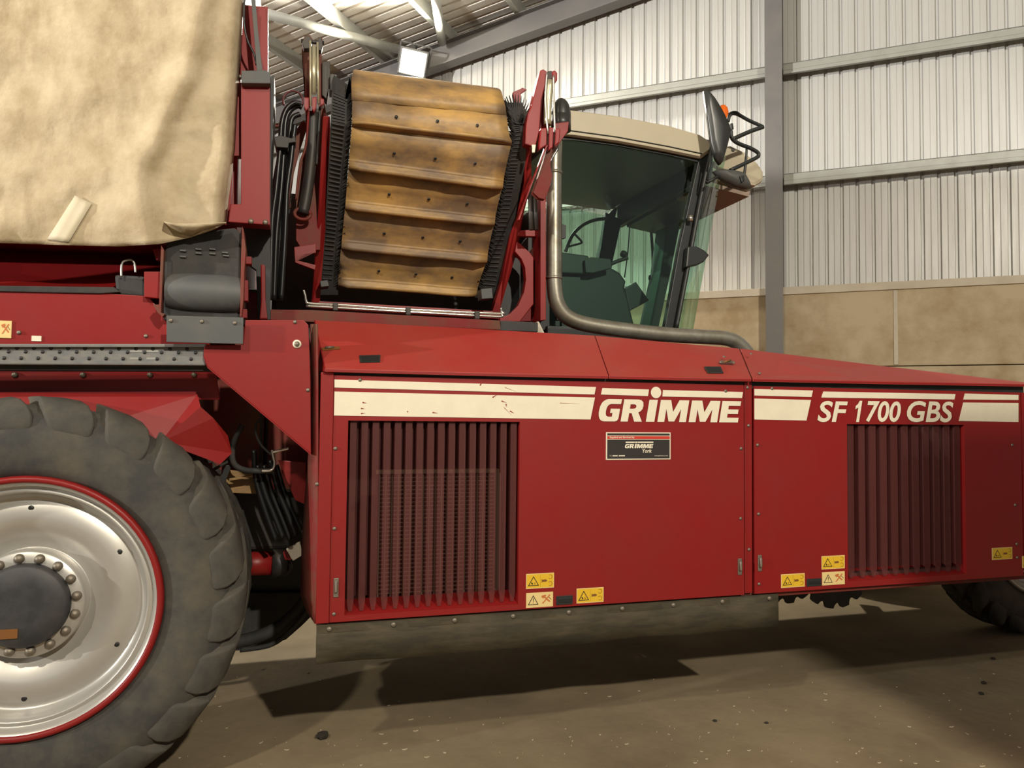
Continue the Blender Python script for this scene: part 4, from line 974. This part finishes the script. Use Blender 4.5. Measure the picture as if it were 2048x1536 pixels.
# lower cab body
MB().box((ux(1095, 600, 1.0), 1.0, 2.0), (ux(1330, 640, 1.0), VF, P(1200, 655, 1.0).z), 'dark_plastic').build('cab_floor', HV, .02)
plate('cab_rear_wall', [(1060, 420), (1120, 500), (1120, 660), (1060, 660)], VC + .1, 1.4, 'dark_plastic', HV)
# interior
seat = plate('seat', [(1123, 548), (1168, 547), (1185, 542), (1225, 536), (1240, 545), (1253, 562), (1250, 576), (1258, 600), (1262, 622), (1272, 660), (1123, 660)], 1.5, .5, 'dark_plastic', HV, .02)
plate('armrest', [(1123, 504), (1176, 511), (1183, 522), (1182, 546), (1165, 548), (1123, 546)], 1.45, .2, 'dark_plastic', seat, .01)
plate('console', [(1250, 577), (1272, 563), (1299, 601), (1260, 622)], 1.5, .25, 'dark_plastic', seat, .008)
plate('far_door_post', [(1212, 425), (1244, 440), (1226, 520), (1222, 545), (1193, 545), (1203, 490)], 2.45, .06, 'dark_plastic', HV)
plate('dash_column', [(1334, 452), (1362, 440), (1338, 560), (1316, 660), (1297, 660), (1322, 540)], 2.0, .2, 'dark_plastic', HV)
rod('control_lever', [(1222, 528), (1236, 522), (1255, 516)], 1.6, 4, 'dark_plastic', seat)
q = P(1247, 508, 1.6); MB().lathe([(0, -.03), (.02, -.025), (.03, 0), (.02, .025), (0, .03)], q, 'dark_plastic', 14).build('lever_knob', seat)
plate('monitor', [(1170, 520), (1182, 514), (1222, 518), (1224, 536), (1186, 546), (1172, 545)], 1.4, .05, 'dark_plastic', seat, .004)
rod('grab_rail', [(1131, 503), (1140, 480), (1150, 464), (1168, 449), (1190, 440), (1215, 437)], 2.4, 3.5, 'plate_grey', HV)
rod('grab_stay', [(1149, 468), (1163, 483), (1160, 487), (1137, 493)], 2.4, 2.2, 'plate_grey', HV, 3)
rod('far_wiper', [(1300, 440), (1305, 500), (1306, 555)], 2.5, 3, 'plate_grey', HV)
q = P(1311, 557, 2.2); MB().lathe([(0, -.03), (.05, -.02), (.07, 0), (.05, .02), (0, .03)], q, 'dark_plastic', 16).build('inside_mirror', HV)  # oval mirror inside the cab
rod('far_stay', [(1260, 440), (1256, 500), (1249, 555)], 2.5, 1.2, 'dark_plastic', HV)
# mirrors
big = [(1410, 180), (1416, 179), (1430, 195), (1445, 221), (1456, 246), (1462, 263), (1455, 292), (1446, 322), (1441, 329), (1432, 315), (1424, 286), (1416, 230)]
q = pts(big, .75); cen = P(1440, 262, .86)
mb = MB(); n_ = len(q); inner = [p.lerp(cen, .25) + Vector((.0, -.035, 0)) for p in q]
mb.add(q + inner + [sum(inner, Vector()) / n_ + Vector((0, -.012, 0))] + [p + Vector((0, .03, 0)) for p in q], [[i, (i + 1) % n_, (i + 1) % n_ + n_, i + n_] for i in range(n_)] + [[i + n_, (i + 1) % n_ + n_, 2 * n_] for i in range(n_)] + [[i, (i + 1) % n_, (i + 1) % n_ + 2 * n_ + 1, i + 2 * n_ + 1] for i in range(n_)] + [[2 * n_ + 1 + i for i in range(n_)]], 'mirror_shell', True)
mb.build('wing_mirror', HV, label='large dark leaf-shaped wing mirror')
for nm, pp, r_ in (('mirror_arm', [(1456, 243), (1459, 232), (1465, 227), (1476, 229), (1498, 241), (1525, 253)], 3.6), ('mirror_arm', [(1526, 254), (1500, 263), (1464, 279)], 4.2), ('mirror_arm', [(1462, 262), (1463, 274), (1470, 283), (1484, 290), (1500, 296), (1514, 304), (1517, 310), (1510, 317), (1460, 341)], 4), ('mirror_stay', [(1493, 298), (1491, 330), (1488, 352)], 2.8), ('mirror_stay', [(1413, 366), (1438, 352)], 3.2), ('mirror_stay', [(1423, 305), (1414, 360)], 2.2), ('mirror_stay', [(1432, 318), (1437, 327)], 2.4)):
    rod(nm, pp, .80, r_, 'dark_plastic', HV, 6 if len(pp) > 2 else 1)
rod('mirror_cable', [(1457, 228), (1464, 224), (1474, 224), (1484, 232), (1496, 242)], .78, 1.6, 'hose', HV)
plate('mirror_clamp', [(1462, 246), (1466, 246), (1468, 258), (1463, 260)], .78, .03, 'dark_plastic', HV)
low = [(1428, 342), (1436, 338), (1462, 339), (1480, 343), (1492, 352), (1502, 370), (1504, 376), (1488, 378), (1468, 373), (1446, 360)]
q = pts(low, .82); mb = MB(); n_ = len(q); cen = sum(q, Vector()) / n_ + Vector((0, -.05, 0))
mb.add(q + [p.lerp(cen, .35) + Vector((0, -.03, 0)) for p in q] + [p + Vector((0, .03, 0)) for p in q], [[i, (i + 1) % n_, (i + 1) % n_ + n_, i + n_] for i in range(n_)] + [[n_ + i for i in range(n_)]] + [[i, (i + 1) % n_, (i + 1) % n_ + 2 * n_, i + 2 * n_] for i in range(n_)] + [[2 * n_ + i for i in range(n_)]], 'plate_grey', True)
mb.build('kerb_mirror', HV)
plate('mirror_joint', [(1480, 352), (1488, 350), (1490, 360), (1484, 365)], .76, .04, 'dark_plastic', HV, .006)
plate('pointed_mirror', [(1376, 493), (1393, 492), (1403, 497), (1410, 501), (1419, 510), (1408, 524), (1396, 530), (1372, 535)], VC - .08, .05, 'dark_plastic', HV, .01)  # small black pointed mirror by the pillar
q = P(1446, 234, 1.1); s_ = (q - CPOS).dot(CF) / F_PX
MB().lathe([(0, 0), (0, 0)], q, 'orange', 3)
mb = MB(); vs = []
for i, (r, h) in enumerate(((11, -8), (11, 10), (9, 18), (5, 23), (.3, 25))):
    for j in range(16): vs.append(q + Vector((math.cos(j * math.pi / 8) * r * s_, math.sin(j * math.pi / 8) * r * s_, h * s_)))
mb.add(vs, [[i * 16 + j, i * 16 + (j + 1) % 16, i * 16 + 16 + (j + 1) % 16, i * 16 + 16 + j] for i in range(4) for j in range(16)], 'orange', True)
mb.tube([q + Vector((0, 0, -8 * s_)), P(1440, 290, 1.1)], .015, 'dark_plastic', 8); mb.build('beacon', HV, label='orange beacon behind the wing mirror')

# ---- under the machine -------------------------------------------
def sprocket(cx, cy, v_, rpx, nt, name):
    c_ = P(cx, cy, v_); r = rpx * (c_ - CPOS).dot(CF) / F_PX; o = []
    for i in range(nt * 14):
        a = 2 * math.pi * i / (nt * 14); ph = (i % 14) / 14
        o.append(c_ + Vector((math.cos(a), 0, math.sin(a))) * (r * (1 - .12 * max(0, math.sin(ph * 2 * math.pi - .5)) ** .6)))
    MB().prism(o, (0, .02, 0), 'dark_metal').build(name, HV)
sprocket(1672, 1124, .75, 92, 15, 'sprocket'); sprocket(1578, 1130, 1.1, 76, 13, 'sprocket')
MB().tube([P(1668, 1128, .3), P(1668, 1128, 2.4)], .06, 'dark_metal', 16).build('drive_shaft', HV)
# things in the gap between tyre and engine box
mb = MB().tube([P(470, 1128, .75), P(548, 1126, .75)], .065, 'red', 18).tube([P(545, 1126, .75), P(575, 1125, .75)], [.08, .075], 'dark_metal', 16); mb.build('steering_ram', HV)
rod('ram_eye', [(566, 1118), (580, 1132), (572, 1146), (560, 1140)], .72, 5, 'dark_metal', HV)
plate('tag_plate', [(572, 1098), (601, 1082), (604, 1111), (586, 1122)], .55, .01, 'concrete_pale', HV)
plate('red_block', [(566, 1105), (575, 1100), (583, 1120), (570, 1120)], .60, .04, 'red', HV)
for i, pp in enumerate(([(515, 930), (530, 985), (548, 1030), (566, 1075)], [(528, 930), (545, 990), (565, 1040), (580, 1078)], [(540, 920), (556, 980), (576, 1030), (592, 1070)], [(552, 930), (570, 990), (590, 1035), (602, 1060)], [(508, 900), (512, 960), (530, 1020), (552, 1080)])):
    rod('hydraulic_hose', pp, .48 + .04 * (i % 2), 5.5, 'hose', HV)
rod('hose_loop', [(485, 850), (470, 880), (464, 910), (470, 930), (490, 940), (520, 942), (545, 942)], .42, 6, 'rubber', HV)
rod('hose_loop', [(400, 955), (440, 932), (462, 920)], .45, 3, 'rubber', HV)
rod('thin_hose', [(520, 838), (512, 850), (513, 870), (524, 892), (543, 910)], .36, 2.4, 'rubber', HV)
rod('hose_elbow', [(523, 942), (540, 941), (547, 936), (549, 925), (546, 912), (544, 900)], .36, 3, 'chrome', HV)
rod('hose_tee', [(545, 905), (560, 901), (578, 897)], .36, 2.8, 'chrome', HV)
plate('brass_bar', [(458, 957), (506, 950), (506, 954), (458, 962)], .46, .02, 'yellow_belt', HV, .002)
plate('yellow_guard', [(440, 985), (455, 940), (515, 945), (518, 988)], .55, .02, 'yellow_belt', HV)
plate('stay_bar', [(452, 930), (464, 930), (440, 990), (420, 985)], .44, .03, 'black', HV)
plate('red_stay', [(408, 930), (424, 925), (424, 950), (415, 960)], .46, .03, 'red', HV)
plate('inner_plate', [(556, 920), (612, 925), (612, 1010), (590, 1000)], .5, .01, 'red', HV)
rod('bottom_hose', [(470, 1285), (520, 1272), (560, 1252), (595, 1222), (612, 1195)], .9, 13, 'rubber', HV)
rod('bottom_hose', [(480, 1300), (540, 1290), (580, 1262), (620, 1215)], .85, 5, 'rubber', HV)
plate('dark_sheet', [(430, 990), (612, 990), (612, 1190), (470, 1190)], 1.3, .05, 'black', HV)  # black sheet backing the gap behind the tyre
plate('inner_plate', [(440, 1185), (640, 1185), (634, 1222), (604, 1252), (572, 1280), (510, 1300), (440, 1304)], 1.25, .05, 'rubber', HV, .01)  # added dark sheet hiding the lit floor, in place of the far tyre

# ================================================================== tarpaulin
TP = root('tarpaulin', P(200, 487, .05), 'beige stained canvas tarpaulin hanging over the side of the red bunker', 'tarpaulin')
def xr(y): 
    ks = [(-400, 505), (0, 488), (130, 479), (300, 470), (400, 457), (450, 452), (520, 450)]
    for (a, b), (c_, d) in zip(ks[:-1], ks[1:]):
        if y <= c_: return b + (d - b) * (y - a) / (c_ - a)
    return 450
def yb(x):
    ks = [(-600, 478), (0, 486), (120, 490), (240, 493), (320, 488), (380, 475), (430, 458), (452, 446), (520, 440)]
    for (a, b), (c_, d) in zip(ks[:-1], ks[1:]):
        if x <= c_: return b + (d - b) * (x - a) / (c_ - a)
    return 440
def fold(x, y):
    # the long fold that runs down from the upper right, then smaller creases
    ks = [(-400, 470), (0, 425), (150, 400), (250, 345), (350, 300), (420, 312), (500, 325)]
    fx = 320
    for (a, b), (c_, d) in zip(ks[:-1], ks[1:]):
        if a <= y <= c_: fx = b + (d - b) * (y - a) / (c_ - a)
    d = x - fx
    v = -.02
    v += -.028 * math.exp(-((d + 26) / 32) ** 2)            # crest
    v += .055 / (1 + math.exp(-(d - 4) / 12)) * math.exp(-max(0, d) / 170)  # falls back behind the crest
    v += .02 * noise.noise(Vector((x * .006, y * .009, 0))) + .010 * noise.noise(Vector((x * .02, y * .016, 3))) + .0035 * noise.noise(Vector((x * .07, y * .05, 7)))
    e = (x + 2 * y - 900) / 60; v += -.012 * math.exp(-e * e) * (1 if y > 250 else 0)
    if y > 455: v += .00035 * (y - 455) * (1 + math.sin(x * .03))
    return v
NX, NY = 130, 90; vs = []
for j in range(NY + 1):
    for i in range(NX + 1):
        a, b = i / NX, j / NY
        x = -520 + a * (xr(-380 + b * 860) + 520); y = -380 + b * (yb(x) + 380); x = -520 + a * (xr(y) + 520)
        w = fold(x, y) + (.10 * ((a - .97) / .03) ** 2 if a > .97 else 0)
        vs.append(P(x, y, w))
mb = MB().add(vs, [[j * (NX + 1) + i, j * (NX + 1) + i + 1, (j + 1) * (NX + 1) + i + 1, (j + 1) * (NX + 1) + i] for j in range(NY) for i in range(NX)], 'tarp', True)
o = mb.build('canvas_sheet', TP, recalc=False); sm = o.modifiers.new('t', 'SOLIDIFY'); sm.thickness = .004; sm.offset = 1
# turned-up corner and patch
vs = []
fa = [(329, 443), (345, 446), (370, 447), (400, 446), (425, 446), (452, 444)]; fb = [(329, 443), (340, 455), (358, 466), (382, 472), (405, 460), (452, 446)]
for k in range(4):
    t = k / 3
    for (x0, y0), (x1, y1) in zip(fa, fb): vs.append(P(x0 + (x1 - x0) * t, y0 + (y1 - y0) * t, -.055 + .07 * t - .02 * math.sin(t * math.pi)))
mb = MB().add(vs, [[k * 6 + i, k * 6 + i + 1, k * 6 + 7 + i, k * 6 + 6 + i] for k in range(3) for i in range(5)], 'tarp', True)
o = mb.build('folded_corner', TP, recalc=False); sm = o.modifiers.new('t', 'SOLIDIFY'); sm.thickness = .004
vs = []
for k in range(9):
    t = k / 8
    for (x0, y0, x1, y1) in ((150, 391, 95, 478), (161, 397, 112, 481), (172, 402, 124, 483), (184, 407, 138, 484)):
        x, y = x0 + (x1 - x0) * t, y0 + (y1 - y0) * t; vs.append(P(x, y, fold(x, y) - .007))
mb = MB().add(vs, [[k * 4 + i, k * 4 + i + 1, k * 4 + 5 + i, k * 4 + 4 + i] for k in range(8) for i in range(3)], 'tarp_patch', True)
o = mb.build('repair_patch', TP, recalc=False, label='pale repair patch'); sm = o.modifiers.new('t', 'SOLIDIFY'); sm.thickness = .002

# ================================================================== litter on the floor
mb = MB()
for i in range(420):
    x = random.uniform(300, 2040); y = random.uniform(1330, 1535)
    if random.random() > (x / 2100) ** .6 * ((y - 1250) / 290): continue
    c_ = PZ(x, y); l = random.choice((.003, .004, .006, .009, .014)); a = random.uniform(0, math.pi); w = random.uniform(.001, .0025)
    d = Vector((math.cos(a), math.sin(a), 0)); e = Vector((-d.y, d.x, 0))
    mb.prism([c_ + d * l + Vector((0, 0, .001)), c_ + e * w, c_ - d * l + Vector((0, 0, .003)), c_ - e * w], (0, 0, .004), 'straw')
o = tag(mb.build('straw_litter', None), 'pale straw and skin fragments scattered over the brown floor', 'litter'); o['kind'] = 'stuff'
def clod(x, y, r, label):
    c_ = PZ(x, y); bm = bmesh.new(); bmesh.ops.create_icosphere(bm, subdivisions=2, radius=r)
    for v in bm.verts:
        v.co *= 1 + .35 * noise.noise(v.co * (2.2 / r) + Vector((x, y, 0))); v.co.z *= .55
    zmin = min(v.co.z for v in bm.verts)
    for v in bm.verts: v.co.z -= zmin + .001
    me = bpy.data.meshes.new('soil_clod'); bm.to_mesh(me); bm.free(); me.materials.append(MATS['soil'])
    o = bpy.data.objects.new('soil_clod', me); col.objects.link(o); o.location = c_
    tag(o, label, 'soil clod', 'soil clods on the floor'); return o
for x, y, r, lb_ in ((645, 1477, .034, 'dark flat soil clod on the floor below the rubber skirt'), (1986, 1319, .017, 'small dark soil clod nearest the front wheel'), (1967, 1368, .018, 'small dark soil clod in the middle of three at the right'), (1962, 1389, .016, 'lowest of three small dark clods at the right edge of the floor'), (1430, 1443, .012, 'lone dark soil crumb near the bottom centre right'), (1533, 1447, .011, 'dark soil crumb low on the floor right of the lone crumb')):
    clod(x, y, r, lb_)
